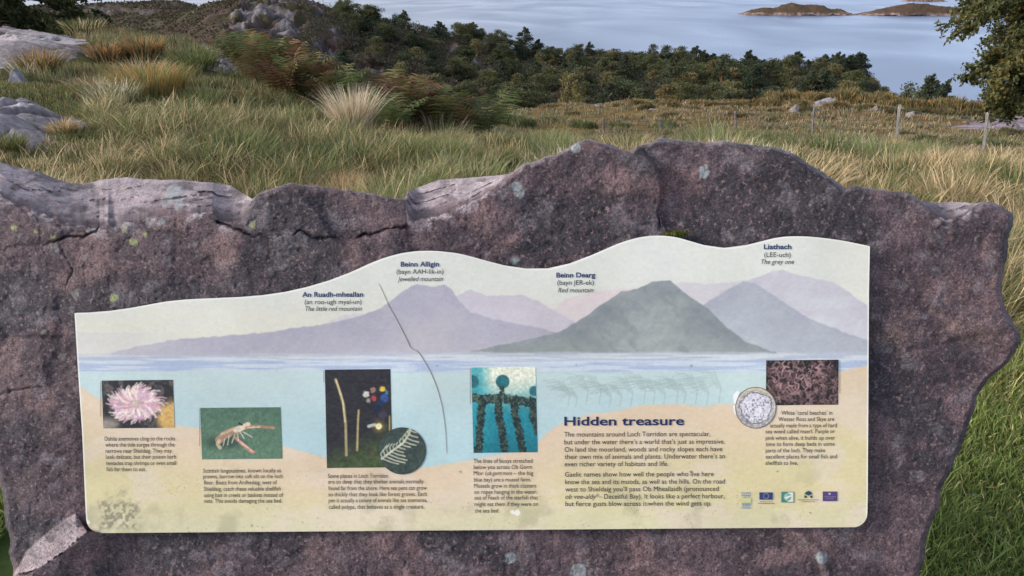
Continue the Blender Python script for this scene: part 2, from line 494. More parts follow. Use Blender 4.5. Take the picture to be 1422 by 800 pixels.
# sheet
fine_az = np.linspace(-R(47), R(47), 560)
azl = np.concatenate([np.linspace(-math.pi, -R(49), 46), fine_az, np.linspace(R(49), math.pi, 46)])
dl = np.concatenate([[0.02, .4, .8], np.exp(np.linspace(math.log(1.2), math.log(100), 190)), np.linspace(101.2, 340, 200), np.exp(np.linspace(math.log(345), math.log(1500), 60))])
A, D = np.meshgrid(azl, dl)
X = D * np.sin(A); Y = D * np.cos(A); Z = ground_z(X, Y)
V = np.stack([X, Y, Z], -1)
gpx, gpy = project(V)
cm = crag_mask(gpx, gpy, D) * (np.abs(A) < R(46))
# crags stand proud of the heather in broken steps
f1, dx1, dy1, id1, f1b = cells(X / 6 + Z / 9, Y / 8 - Z / 7, 4)
V[..., 2] += cm * ((id1 - .4) * 1.8 + dx1 * 1.5 + (fbm(X / 4, Y / 4 + Z / 3, 5, 5, .62) - .5) * 3.5 - np.abs(fbm(X / 2.5, Y / 3.5 + Z, 4, 6, .6) - .5) * 6)
gap = np.exp(-((f1b - f1) / .10) ** 2)
n1 = fbm(X / 2.2, Y / 2.2, 4, 21); n2 = fbm(X / 9, Y / 9, 4, 22); n3 = fbm(X / 30, Y / 30, 4, 23)
near = mixc(G3(.045, .055, .022), G3(.095, .090, .042), n1)
moor = mixc(G3(.11, .075, .03), G3(.17, .12, .05), n2)
hill = mixc(G3(.048, .034, .026), G3(.050, .046, .024), sstep(.42, .6, n3))
hill = mixc(hill, G3(.085, .06, .05), sstep(.5, .7, n2) * .7)
far = mixc(G3(.085, .062, .045), G3(.07, .065, .035), n3)
c = mixc(near, moor, sstep(14, 34, D)); c = mixc(c, hill, sstep(75, 100, D)); c = mixc(c, far, sstep(340, 420, D))
crg = mixc(G3(.075, .068, .074), G3(.215, .203, .218), sstep(.3, .7, fbm(X / 2.2, Y / 2.2 + Z / 1.4, 5, 24, .65)))
crg = mixc(crg, G3(.04, .036, .036), gap * .8)
crg = mixc(crg, G3(.095, .062, .052), sstep(.48, .62, fbm(X / 7, Y / 7 + Z / 5, 3, 27)) * .8)
c = mixc(c, crg, cm * sstep(.34, .52, fbm(X / 6, Y / 6 + Z / 6, 3, 25)) )
lawn_c = mixc(G3(.035, .06, .018), G3(.055, .085, .025), n1)
c = mixc(lawn_c, c, sstep(3.2, 4.2, D))
ground = mk('ground', V.reshape(-1, 3), gridq(*D.shape), mats=M_ground, col=c.reshape(-1, 3), smooth=True, origin=np.zeros(3))
tag(ground, kind='structure')

# loch
ang = np.linspace(0, 2 * math.pi, 97)[:-1]
Vw = [[0, 0, WATER_Z]]; Tw = []; rings = [200, 400, 800, 1600, 4000, 12000, 40000]
for r_ in rings:
    Vw += [[r_ * math.cos(a), r_ * math.sin(a), WATER_Z] for a in ang]
Qw = []
n_ = len(ang)
for j in range(n_): Tw.append((0, 1 + j, 1 + (j + 1) % n_))
for k_ in range(len(rings) - 1):
    for j in range(n_):
        a = 1 + k_ * n_ + j; b = 1 + k_ * n_ + (j + 1) % n_
        Qw.append((a, a + n_, b + n_, b))
tag(mk('loch_water', Vw, Qw, Tw, M_water, origin=np.array([0, 0, WATER_Z])), kind='structure')

# islands: low rocky skerries with a bare band at the waterline
def island(px0, px1, py, hpx, depth, prof, seed):
    az0, az1 = az_of(px0), az_of(px1)
    ry = math.cos(PITCH) + math.sin(PITCH) * (PH / 2 - py) / F; rz = -math.sin(PITCH) + math.cos(PITCH) * (PH / 2 - py) / F
    nc, nr = 220, 46
    s = np.linspace(0, 1, nc)[None, :]; t = np.linspace(0, 1, nr)[:, None]
    az = az0 + (az1 - az0) * s
    dist = (1.5 - WATER_Z) * (ry / np.cos(az)) / -rz
    yfront = dist * np.cos(az)
    yy = yfront + depth * t + 0 * s; xx = np.tan(az) * yfront * (1 + 0 * t)
    hmax = hpx * dist / F
    env = np.interp(s, np.linspace(0, 1, len(prof)), prof)
    tt = t + (fbm(xx / 22, yy / 22, 3, seed) - .5) * .10
    across = np.clip(np.sin(np.clip(tt, 0, 1) * math.pi), 0, 1) ** .6
    h = hmax * env * across * (.8 + .4 * fbm(xx / 18, yy / 18, 4, seed + 1)) - 0.8 + 1.6 * across * np.minimum(env * 3, 1) + (fbm(xx / 5, yy / 5, 4, seed + 2, .6) - .5) * 3.4 * across
    Vi = np.stack([xx, yy, WATER_Z + h], -1)
    rock = mixc(G3(.26, .195, .17), G3(.09, .06, .052), sstep(.35, .65, fbm(xx / 5, yy / 5, 4, seed + 3)))
    heath = mixc(G3(.090, .050, .034), G3(.062, .050, .030), fbm(xx / 15, yy / 15, 3, seed + 4))
    ci = mixc(rock, heath, sstep(2.4, 5.0, h + 4 * (fbm(xx / 7, yy / 7, 3, seed + 6) - .5)))
    tag(mk('island', Vi.reshape(-1, 3), gridq(nr, nc), mats=M_stone, col=ci.reshape(-1, 3), smooth=True), kind='structure')
island(1026, 1182, 21.5, 13, 70, [0, .3, .45, .6, .55, .8, .95, .9, .8, .85, .75, .4, .5, .2, 0], 41)
island(1186, 1460, 22, 15, 80, [0, .25, .6, .8, .75, .6, .45, .5, 1.2, 2.2, 2.6, 2.4], 52)
island(1244, 1296, 2.5, 6, 90, [0, .6, 1, .9, .6, 0], 63)
# ------------------------------------------------------------------ the leaning slab and the board: shared plane
TAU = R(17.5)
PN = np.array([0, -math.cos(TAU), math.sin(TAU)])
Q0 = EYE + ray(655, 535) * 1.28
def onplane(px, py, off=0.0):
    r = ray(px, py)
    off = np.asarray(off, float)
    t = (((Q0 - EYE) @ PN) + off)[..., None] / (r @ PN)[..., None]
    return EYE + r * t

SIL = [(-140, 224), (0, 225), (25, 233), (55, 239), (84, 250), (101, 255), (122, 255), (143, 249), (177, 246), (202, 249), (253, 250), (295, 254), (321, 258), (338, 268), (349, 276), (359, 268), (380, 260), (397, 256), (456, 260), (485, 265), (519, 269), (544, 275), (561, 276.5), (567, 266), (591, 257), (611, 249), (660, 246), (697, 243), (711, 240), (728, 229), (745, 222), (765, 217), (789, 207), (801, 197), (817, 193.5), (838, 199), (863, 207), (875, 210), (884, 203), (905, 197), (918, 192), (955, 195), (991, 198), (1004, 195), (1034, 200), (1083, 206), (1108, 217), (1126, 229), (1145, 241), (1166, 254), (1174, 263), (1188, 258), (1231, 263), (1264, 269), (1283, 281), (1310, 281), (1372, 281), (1392, 286), (1409, 296)]
FRO = [(-140, 262), (0, 271), (25, 284), (63, 299), (105, 311), (134, 316), (147, 314), (152, 310), (158, 316), (169, 311), (211, 303), (253, 296), (295, 294), (304, 306), (325, 309), (338, 305), (348, 288), (354, 274), (359, 269.5), (397, 257.5), (456, 261.5), (544, 276.5), (561, 278), (568, 300), (575, 309), (617, 296), (660, 278), (697, 257), (711, 243), (728, 231), (765, 219), (801, 199), (817, 195), (863, 209), (875, 212), (884, 205), (918, 194), (955, 197), (991, 201), (1004, 199), (1034, 203), (1083, 208), (1108, 219), (1145, 243), (1174, 265), (1188, 260), (1264, 271), (1280, 281), (1286, 284), (1303, 297), (1316, 305), (1341, 297), (1368, 284), (1392, 288), (1409, 297)]
RIGHT = [(200, 1408), (296, 1409), (315, 1405), (345, 1399), (382, 1393), (410, 1392), (428, 1396), (442, 1405), (462, 1415), (475, 1416), (502, 1400), (525, 1375), (550, 1357), (585, 1347), (620, 1335), (660, 1315), (710, 1300), (750, 1287), (800, 1277), (900, 1250), (1200, 1225)]
LEFT = [(200, -140), (400, -95), (560, -30), (660, -2), (700, 6), (725, 9), (760, 14), (795, 17), (850, 20), (1200, 60)]
def xs_of(tab, y, rough, seed):
    y = np.asarray(y, float)
    x = np.interp(y, [a for a, _ in tab], [b for _, b in tab])
    return x + (fbm(y / 22, y * 0 + seed, 4, seed) - .5) * rough

CR_H = [(300, 306), (321, 315), (350, 327), (380, 330), (418, 322), (443, 331), (485, 332), (532, 322), (566, 316)]
CR_V = [(872, 206), (886, 207), (903, 222), (918, 243), (919, 268), (914, 292), (918, 318)]
CR_L = [(60, 340), (98, 330), (134, 324), (150, 306), (158, 296)]
CR_M = [(88, 350), (100, 372), (92, 400)]
CR_N = [(-20, 560), (4, 548), (24, 540), (58, 537)]
CHIP = [(18, 800), (36, 766), (64, 741), (104, 712), (121, 738), (84, 770), (48, 792)]

def slab_h(px, py):
    """relief of the slab's face in metres, outwards"""
    h = 0.022 * (fbm(px / 210, py / 190, 3, 71) - .5)
    f, dx, dy, idv, f2 = cells(px / 95 + .3 * fbm(px / 40, py / 40, 2, 3), py / 70, 72)
    h = h + sstep(0, .4, f2 - f) * (0.006 * (idv - .5)) + sstep(0, .22, f2 - f) * 0.010 * (dx * (hsh(np.floor(idv * 999), np.floor(idv * 77), 4) - .5) + dy * (idv - .5))
    h = h + 0.005 * (fbm(px / 30, py / 26, 4, 73) - .5)
    h = h + 0.0022 * (fbm(px / 7, py / 6, 3, 74) - .5)
    pit = fbm(px / 11, py / 9, 2, 75)
    h = h - 0.0010 * sstep(.62, .75, pit)
    wob = (fbm(px / 14, py / 14, 3, 76) - .5) * 9
    def crack(pts, w, dep):
        d = segdist(px + wob * .7, py + wob, pts)
        return dep * np.exp(-(d / w) ** 2) * (.35 + .9 * sstep(.35, .65, fbm(px / 30, py / 30, 2, 77)))
    h = h - crack(CR_H, 1.4, .012) - crack(CR_L, 1.35, .009) - crack(CR_V, 1.4, .008) - crack(CR_M, 1.3, .004) - crack(CR_N, 1.3, .004)
    # block right of the upright joint is set back; the block under the level crack stands proud
    jx = np.interp(py, [190, 210, 243, 268, 292, 330], [872, 893, 918, 919, 914, 930])
    h = h - 0.024 * sstep(-2, 2.5, px - jx + wob * .25) * (1 - sstep(250, 345, py)) * (1 - sstep(930, 1130, px))
    lowy = np.interp(px, [p[0] for p in CR_H], [p[1] for p in CR_H])
    h = h + 0.008 * sstep(-3, 3, py - lowy) * (1 - sstep(330, 420, py)) * sstep(296, 330, px) * (1 - sstep(540, 580, px))
    # chip at the foot: a ledge that faces up
    a = segdist(px, py, [(18, 800), (36, 766), (64, 741), (104, 712)]); b = segdist(px, py, [(121, 738), (84, 770), (48, 792), (40, 812)])
    inside = sdpoly(px + wob * .3, py + wob * .3, CHIP) > 0
    low = np.interp(px, [20, 48, 84, 121], [808, 792, 770, 738])
    h = h + np.where(inside, .034 * a / (a + b + 1e-6), 0) + np.where((~inside) & (py > low), .034 * np.exp(-np.maximum(b, 0) / 70) * (px < 230) * (1 - sstep(121, 190, px)), 0)
    b2 = segdist(px + wob * .5, py + wob * .3, [(1095, 732), (1118, 748), (1140, 768), (1150, 800)])
    h = h + 0.006 * np.exp(-(b2 / 6) ** 2)
    # flat enough behind the board
    pan = sstep(-2, 22, np.minimum(np.minimum(px - 104, 1206 - px), np.minimum(py - np.interp(px, PT_X, PT_Y), 738 - py)))
    return h * (1 - pan) + np.minimum(h, 0.0) * pan * .5

PTOP = [(103.5, 435), (115, 434.8), (140, 433.5), (170, 430), (200, 424.5), (230, 419), (260, 416), (300, 414.3), (350, 412), (385, 408), (420, 401), (460, 389.5), (490, 378), (515, 366.5), (535, 358.5), (560, 351.5), (585, 348.3), (610, 348.5), (640, 352), (665, 358.5), (690, 366), (715, 371.5), (740, 374), (765, 373.3), (785, 369), (810, 360.5), (840, 347.5), (865, 336.5), (890, 329.3), (915, 326.8), (940, 329), (965, 336.5), (985, 342.3), (1005, 344.8), (1025, 343.7), (1050, 338), (1070, 332.3), (1090, 328.5), (1115, 328), (1140, 330), (1170, 334), (1208, 342)]
PT_X = np.linspace(103.5, 1208, 900)
_py = np.interp(PT_X, [a for a, _ in PTOP], [b for _, b in PTOP])
_k = np.exp(-0.5 * (np.arange(-14, 15) / 6.0) ** 2); _k /= _k.sum()
PT_Y = np.convolve(np.pad(_py, 14, mode='reflect', reflect_type='odd'), _k, 'valid')

# ---- the slab as a closed shell: face, top, back, two ends
NS, NR, NK, TH = 1150, 500, 50, 0.30
s = np.linspace(0, 1, NS)
xtop = -140 + s * (1409 + 140)
fro = np.interp(xtop, [a for a, _ in FRO], [b for _, b in FRO])
sil = np.interp(xtop, [a for a, _ in SIL], [b for _, b in SIL])
for _it in range(4):                                # columns lie where the outline was measured
    _l = xs_of(LEFT, fro, 0, 83); _r = xs_of(RIGHT, fro, 0, 84)
    xtop = _l + (_r - _l) * s
    fro = np.interp(xtop, [a for a, _ in FRO], [b for _, b in FRO])
sil = np.interp(xtop, [a for a, _ in SIL], [b for _, b in SIL])
jit = (fbm(xtop / 9, xtop * 0, 4, 81) - .5) * 6.5 + (fbm(xtop / 40, xtop * 0 + 3, 3, 82) - .5) * 4.0
jit2 = (fbm(xtop / 9, xtop * 0 + 7, 4, 181) - .5) * 6.0 + (fbm(xtop / 30, xtop * 0 + 9, 3, 182) - .5) * 3.0
fro0, sil0 = fro.copy(), sil.copy()
fro = fro + jit; jit2 = jit2 * (1 - .75 * sstep(3, 16, fro - sil)); jit2 = np.minimum(jit2, fro - 1.0 - sil); sil = sil + jit2
vis = sstep(3, 16, fro - sil)                       # 1 where the weathered top shows
rows = np.concatenate([np.linspace(0, .28, 40)[:-1], np.linspace(.28, 1, NR - 39)])
py = 1150 + (fro[None, :] - 1150) * rows[:, None]
Lx = xs_of(LEFT, py, 7, 83); Rx = xs_of(RIGHT, py, 8, 84)
px = Lx + (Rx - Lx) * s[None, :]
edge_round = np.minimum(s, 1 - s)[None, :] * (Rx - Lx)
h = slab_h(px, py)
topr = sstep(0, 5, py - fro[None, :])
h = h - 0.012 * (1 - topr) ** 2 * (1 - vis[None, :] * .6) - 0.02 * (1 - sstep(0, 9, edge_round)) ** 2
Vf = onplane(px, py, h)
# top: from the face's upper edge back to the skyline edge
kk = np.linspace(0, 1, NK)
depth = 0.03 + vis * (0.05 + (fro - sil) * 0.0030)
depth = np.convolve(np.pad(depth, 10, mode='edge'), np.ones(21) / 21, 'valid')
fronth = h[-1]
depth = np.maximum(depth, .025 - fronth)
cap = []
for k_ in kk:
    yy = fro0 + (sil0 - fro0) * k_ + jit * (1 - k_) ** 5 + jit2 * k_ ** 5
    kd = k_ * depth / .0012
    rel = ((fbm(xtop / 34, kd / 34, 5, 85) - .5) * .030 + (fbm(xtop / 110, kd / 40 + xtop / 200, 3, 86) - .5) * .03 + (cells(xtop / 70, kd / 34, 90)[3] - .5) * .014) * math.sin(k_ * math.pi) * (0.35 + .65 * vis) + (fbm(xtop / 9, kd / 8, 4, 186, .6) - .5) * .012 * math.sin(k_ * math.pi) ** .5 * vis
    cap.append(onplane(xtop + (px[-1] - xtop), yy, fronth * (1 - k_) - depth * k_ + rel))
cap = np.array(cap)
bk0 = cap[-1]
cap2 = []
for k_ in np.linspace(0, 1, 12)[1:]:                # on from the skyline edge to the rough back
    q = bk0 - PN * (TH - depth)[:, None] * k_
    q = q - np.array([0, 0, 1.0]) * (0.02 * k_ + 0.05 * k_ ** 2 + .03 * (fbm(xtop / 30, xtop * 0 + k_ * 5, 3, 87) - .5)[:, None] * k_)
    cap2.append(q)
cap = np.concatenate([cap, np.array(cap2)])
# back
Vb = Vf - PN * TH
wgt = sstep(.75, 1, rows)[:, None, None]
Vb = Vb + (cap[-1] - Vb[-1])[None] * wgt + PN * ((fbm(px / 60, py / 60, 4, 88) - .5) * .07 * (1 - rows[:, None]))[..., None]
# ends
NE = 14
def endgrid(jc):
    out = []
    for k_ in np.linspace(0, 1, NE):
        m = Vf[:, jc] * (1 - k_) + Vb[:, jc] * k_
        sg = 1 if jc else -1
        bul = (0.0 + .05 * (fbm(rows * 14 + k_ * 3, rows * 0 + k_ * 4, 4, 89) - .5)) * math.sin(k_ * math.pi)
        out.append(m + np.array([1.0, 0, 0]) * (sg * (bul[:, None] - .03 * math.sin(k_ * math.pi))))
    return np.array(out).transpose(1, 0, 2)
E0, E1 = endgrid(0), endgrid(NS - 1)
sa = Acc()
# colour: purple-grey face, paler weathered top, lichens, light painted on top edge and chip
def slab_col(px, py, w):
    base = mixc(G3(.054, .040, .044), G3(.094, .066, .069), sstep(.3, .7, fbm(px / 70, py / 55, 5, 91)))
    base = mixc(base, G3(.150, .098, .094), sstep(.50, .68, fbm(px / 60 + 9, py / 50, 5, 92)) * .8)
    base = mixc(base, G3(.034, .030, .036), sstep(.48, .66, fbm(px / 130 + 4, py / 105, 5, 93)) * .9)
    base = mixc(base, G3(.15, .135, .14), sstep(.58, .74, fbm(px / 26, py / 22, 4, 94)) * .45)
    base = mixc(base, G3(.16, .11, .088), sstep(30, 0, segdist(px, py, [(1230, 470), (1290, 440), (1380, 470)])) * sstep(.35, .65, fbm(px / 20, py / 16, 4, 95)) * .6)
    wea = mixc(G3(.235, .20, .205), G3(.41, .36, .355), fbm(px / 18, py / 9, 5, 96))
    wea = mixc(wea, G3(.085, .073, .076), sstep(.55, .75, fbm(px / 24, py / 10, 4, 97)) * .8)
    return mixc(base, wea, w) * np.array([1.0, .98, 1.04])
LICH = [(721, 265, 9, 'w'), (716, 258, 6, 'w'), (978, 237, 8, 'w'), (975, 243, 6, 'w'), (709, 775, 8, 'w'), (803, 793, 11, 'w'), (241, 269, 12, 'w'), (249, 284, 7, 'w'), (228, 281, 6, 'w'), (800, 206, 7, 'w'),
        (20, 316, 4, 'y'), (74, 331, 4, 'y'), (185, 336, 5.5, 'y'), (158, 414, 6, 'y'), (350, 312, 5, 'y'), (173, 317, 4, 'y'), (202, 325, 3.5, 'y'), (118, 357, 4.5, 'g'), (232, 360, 4, 'g'), (105, 408, 6, 'g'), (76, 345, 6, 'g'), (715, 362, 6, 'w'), (225, 308, 4, 'w'), (272, 338, 5, 'g'), (50, 322, 3, 'y'), (1142, 775, 9, 'w'), (1135, 400, 4, 'g'), (60, 462, 4, 'g'), (88, 495, 5, 'g'), (1015, 330, 4, 'g'), (100, 430, 4, 'g'), (30, 635, 3, 'g')]
def lichens(px, py, c, g):
    wob = (fbm(px / 5, py / 5, 3, 98) - .5) * 6
    for x, y, r, kd in LICH:
        near_ = (np.abs(px - x) < 30) & (np.abs(py - y) < 30)
        if not near_.any(): continue
        m = sstep(r + 1.2, r - 1.8, np.hypot(px[near_] - x, py[near_] - y) + wob[near_])
        tgt = {'w': G3(.27, .30, .305), 'y': G3(.28, .31, .13), 'g': G3(.20, .195, .185)}[kd]
        m = m * (.55 + .45 * sstep(.3, .6, fbm(px[near_] / 3, py[near_] / 3, 2, 99))) * (.9 if kd != 'g' else .6)
        c[near_] = mixc(c[near_], tgt, m); g[near_] = g[near_] * (1 - .6 * m)
    return c, g
chipm = (sdpoly(px + (fbm(px / 14, py / 14, 3, 76) - .5) * 3, py, CHIP) > 0) * .55  # upward chip face painted paler, standing in for the light it catches
rim_light = (1 - sstep(0.5, 3.0, py - fro[None, :])) * .35 * sstep(700, 740, px) * sstep(.4, .6, fbm(px / 40, py * 0, 3, 191))  # highlight of the sky painted as a thin pale line along the upper edge
spill = vis[None, :] * sstep(22, 2, py - fro[None, :]) * sstep(.45, .62, fbm(px / 16, py / 10, 4, 193)) * .75
cf = slab_col(px, py, np.maximum(np.maximum(chipm, rim_light), spill)); gf = np.ones(px.shape)
crk = segdist(px, py, CR_H); crl = segdist(px, py, CR_L); crv = segdist(px, py, CR_V)
cf, gf = lichens(px, py, cf, gf)
ycap = np.concatenate([fro[None, :] + (sil - fro)[None, :] * kk[:, None], np.repeat(sil[None, :], 11, 0)])
xcap = np.repeat(px[-1][None, :], len(ycap), 0)
wc = np.concatenate([np.repeat((vis * .92 + .0)[None, :], NK, 0), np.repeat((vis * 0 + .8)[None, :], 11, 0)]) * sstep(0, .12, np.concatenate([kk, np.ones(11)]))[:, None]
kcap = np.concatenate([kk, np.ones(11)])[:, None]
wc = wc * sstep(.05, .45, kcap + (fbm(xcap / 22, ycap / 7 + kcap * 4, 4, 192) - .5) * .9)
wc = np.maximum(wc, .35 * sstep(.0, .3, np.concatenate([kk, np.ones(11)]))[:, None])
cc = slab_col(xcap, ycap, wc)
cc, gc = lichens(xcap, ycap, cc, np.ones(xcap.shape) * .8)
parts = [(Vf, cf, gf), (cap, cc, gc), (Vb[:, ::-1], slab_col(px, py, np.full(px.shape, .3))[:, ::-1], np.ones(px.shape)),
         (E0[:, ::-1], np.full(E0.shape, .07), np.ones(E0.shape[:2])), (E1, np.full(E1.shape, .07), np.ones(E1.shape[:2]))]
gr = []
for Vp, cp, gp in parts:
    sa.add(Vp.reshape(-1, 3), gridq(Vp.shape[0], Vp.shape[1])); sa.C.append(cp.reshape(-1, 3)); gr.append(gp.reshape(-1))
Vs, qs, _, cs = sa.get()
base = np.array([0.0, float(Vf[0, :, 1].mean()) + .15, 0.0])
slab = mk('rock_slab', Vs, qs, mats=M_slab, col={'Col': cs, 'Grain': np.concatenate(gr)}, smooth=True, origin=base)
tag(slab, 'big purplish grey sandstone slab leaning back behind the painted information board', 'rock slab')
print('slab top z', Vf[-1, :, 2].max(), 'foot z', Vf[0, :, 2].min(), 'panel mid', onplane(655, 535))

# ------------------------------------------------------------------ the information board
OFFP = 0.020
NBX, NBY = 1000, 380
def panel_lr(y):
    l = np.interp(y, [340, 435, 525, 600, 710, 740], [98, 103.5, 109, 114, 119, 121]); r = np.interp(y, [340, 400, 525, 680, 740], [1208, 1206.7, 1206, 1205, 1204])
    return l, r
sx = np.linspace(0, 1, NBX)
def board_grid(nx, ny):
    s_ = np.concatenate([[0], np.sort(np.concatenate([np.linspace(0, 1, nx - 2 - 24), np.linspace(.0005, .018, 12), np.linspace(.982, .9995, 12)])), [1]])[:nx]
    top = np.interp(104 + s_ * 1104, PT_X, PT_Y)
    rad = 19.0
    w = 1084.0
    dl_ = s_ * w; dr_ = (1 - s_) * w
    bot = 740.5 - 8.5 * s_
    for dd in (dl_, dr_):
        u = np.clip(1 - dd / rad, 0, 1)
        bot = bot - rad * (1 - np.sqrt(np.maximum(1 - u * u, 0)))
    t = np.linspace(0, 1, ny)[:, None]
    y = top[None, :] * (1 - t) + bot[None, :] * t
    l, r = panel_lr(y)
    return l + (r - l) * s_[None, :], y
bx, by = board_grid(NBX, NBY)

def paint(x, y):
    n_big = fbm(x / 90, y / 60, 4, 101); n_mid = fbm(x / 30, y / 14, 4, 102); n_fine = fbm(x / 6, y / 3.5, 3, 103)
    c = mixc(G3(214, 219, 211), G3(224, 223, 202), sstep(380, 480, y + 30 * (n_big - .5)))
    c = mixc(c, G3(206, 216, 218), sstep(.5, .75, n_big) * .5)
    c = mixc(c, G3(226, 226, 208), sstep(1130, 1206, x) * .6 * (y < 480))
    def hill_(c, prof, col1, col2, soft=3.0, alpha=1.0, tex=1.0):
        xs = [p[0] for p in prof]; ys = [p[1] for p in prof]
        top = np.interp(x, xs, ys, left=2000, right=2000) + (fbm(x / 9, x * 0, 3, int(xs[0])) - .5) * 3
        m = sstep(-soft, soft, y - top) * (y < 499) * alpha
        t = np.clip((y - top) / 90 + (n_mid - .5) * 1.0 * tex + (fbm((x + y * .7) / 7, (y - x * .25) / 26, 4, 115) - .5) * .6, -.35, 1.3)
        return mixc(c, mixc(np.asarray(col1, float), np.asarray(col2, float), t), m)
    c = hill_(c, [(936, 396), (945, 392), (992, 394), (1036, 390), (1050, 396), (1050, 470)], (203, 196, 211), (199, 201, 214), 1.6, .9)
    c = hill_(c, [(1000, 405), (1036, 391), (1062, 381), (1084, 374), (1106, 381), (1136, 388), (1158, 392), (1180, 407), (1206, 426), (1212, 430)], (191, 189, 209), (203, 207, 222), 1.4, .95)
    c = hill_(c, [(765, 432), (783, 416), (811, 408), (843, 403), (880, 400), (885, 470)], (221, 200, 207), (219, 207, 214), 1.8, .9)
    c = hill_(c, [(625, 416), (634, 411), (653, 402), (678, 411), (704, 410), (726, 410), (748, 419), (767, 429), (796, 446), (850, 470)], (195, 187, 208), (204, 200, 216), 1.5)
    c = hill_(c, [(447, 452), (476, 438), (492, 435), (515, 437), (530, 445)], (204, 198, 214), (205, 202, 216), 1.8, .8)
    c = hill_(c, [(130, 497), (153, 491), (191, 481), (242, 472), (318, 466), (368, 462), (400, 457), (447, 451), (495, 440), (527, 429), (542, 419), (558, 406), (571, 397.5), (580, 395), (599, 398.5), (618, 396), (628, 403), (637, 418), (653, 433), (685, 443), (716, 449), (748, 455), (773, 463), (830, 490)], (170, 168, 195), (182, 178, 196), 1.4)
    c = mixc(c, G3(205, 205, 212), sstep(320, 140, x) * ((y > 462) & (y < 498)) * .5)
    c = hill_(c, [(965, 432), (979, 422), (1010, 403), (1032, 390.5), (1049, 393), (1080, 414), (1123, 442), (1167, 459), (1206, 473), (1212, 475)], (165, 173, 195), (176, 190, 204), 1.4)
    c = hill_(c, [(636, 492), (687, 481), (740, 470), (774, 462), (796, 451), (827, 429), (862, 405), (888, 400), (905, 391), (931, 390), (949, 405), (984, 429), (1010, 455), (1036, 475), (1078, 489)], (134, 150, 158), (158, 170, 172), 1.1, 1, 1.3)
    c = hill_(c, [(642, 491), (700, 484), (770, 474), (800, 468), (830, 472), (860, 486), (900, 492)], (140, 152, 152), (150, 160, 158), 1.6, .6)
    # dark strokes on the dark hill
    ridge = sstep(.55, .75, fbm((x - y * .8) / 16, (y + x * .3) / 30, 4, 104)) * ((y > 395) & (y < 490))
    dh = np.interp(x, [774, 862, 931, 1010, 1078], [462, 405, 390, 455, 489], left=999, right=999)
    c = mixc(c, G3(118, 136, 142), ridge * (y > dh) * .45)
    # the loch: streaky blue, then pale water below
    wt = sstep(487, 493, y + 2 * (n_mid - .5) - 3 * sstep(640, 300, x))
    streak = fbm(x / 60, y / 2.6, 4, 105)
    c = mixc(c, mixc(G3(170, 186, 216), G3(200, 212, 226), sstep(.35, .65, streak)), wt)
    under = sstep(513, 519, y + 5 * (streak - .5))
    c = mixc(c, mixc(G3(192, 214, 217), G3(177, 208, 217), sstep(515, 620, y + 40 * (n_big - .5))), under)
    c = mixc(c, G3(196, 212, 206), under * sstep(900, 1150, x) * .5)
    # wind-bent weeds sketched in the water
    r2 = np.random.default_rng(5)
    for k_ in range(15):
        x0 = 786 + 15 * k_ + r2.uniform(-4, 4); y0 = 566 + r2.uniform(-6, 0)
        hgt = r2.uniform(26, 44)
        stem = [(x0, y0), (x0 + 3, y0 - hgt * .5), (x0 - 6, y0 - hgt)]
        sel = (x > x0 - 45) & (x < x0 + 35) & (y > 505) & (y < 572)
        xx, yy = x[sel], y[sel]
        m = sstep(1.0, .3, segdist(xx, yy, stem)) * .45
        for q in range(9):
            ya = y0 - hgt * (.45 + .06 * q); xa = x0 + 2 - q
            m = np.maximum(m, sstep(.9, .2, segdist(xx, yy, [(xa, ya), (xa - 10, ya - 7 + q * .3), (xa - 24 + r2.uniform(-6, 6), ya - 4 + r2.uniform(-4, 5))])) * .38)
        c[sel] = mixc(c[sel], G3(140, 158, 152), m * .85)
    # sea bed
    SB = [(100, 532), (112, 537), (131, 550), (180, 575), (244, 591), (275, 594), (330, 604), (394, 619), (428, 628), (454, 636), (520, 646), (589, 649), (625, 644), (657, 638), (705, 630), (745, 616), (764, 597), (782, 586), (822, 575), (865, 569), (894, 563), (922, 561), (980, 564), (1022, 560), (1060, 555), (1110, 542), (1140, 526), (1167, 517), (1185, 512), (1210, 508)]
    sb = np.interp(x, [p[0] for p in SB], [p[1] for p in SB]) + (fbm(x / 20, x * 0, 3, 106) - .5) * 3
    sand = mixc(G3(221, 200, 174), G3(216, 205, 160), sstep(10, 120, y - sb + 30 * (n_big - .5)))
    sand = mixc(sand, G3(211, 210, 182), sstep(680, 735, y) * .6)
    sand = mixc(sand, G3(222, 208, 190), sstep(.5, .7, fbm(x / 50, y / 30, 4, 107)) * .6)
    c = mixc(c, sand, sstep(-1.5, 1.5, y - sb))
    c = c + (n_fine - .5)[..., None] * 10 + (fbm(x / 2.2, y / 2.2, 2, 108) - .5)[..., None] * 8
    # wear: grime, dark specks, the rubbed patch low on the left
    grime = sstep(.55, .8, fbm(x / 40, y / 40, 5, 109)) * sstep(600, 720, y) * .35
    c = mixc(c, G3(150, 145, 118), grime)
    sp = vnoise(x / 1.6, y / 1.6, 110)
    c = mixc(c, G3(110, 104, 92), sstep(.88, .97, sp) * sstep(.45, .7, fbm(x / 30, y / 26, 4, 111)) * sstep(560, 735, y) * .6)
    patch = sstep(7, -5, np.maximum(np.abs(x - 167) - 26, np.abs(y - 716) - 17) + 10 * (fbm(x / 8, y / 8, 3, 112) - .5))
    c = mixc(c, G3(112, 108, 96), patch * sstep(.40, .62, fbm(x / 4.2, y / 4.2, 4, 113)) * .6)
    c = mixc(c, G3(150, 146, 122), sstep(26, 4, np.hypot((x - 163), (y - 686) * 1.4)) * sstep(.4, .7, fbm(x / 7, y / 7, 3, 114)) * .5)
    e = np.minimum(np.minimum(x - panel_lr(y)[0], panel_lr(y)[1] - x), y - np.interp(x, PT_X, PT_Y))
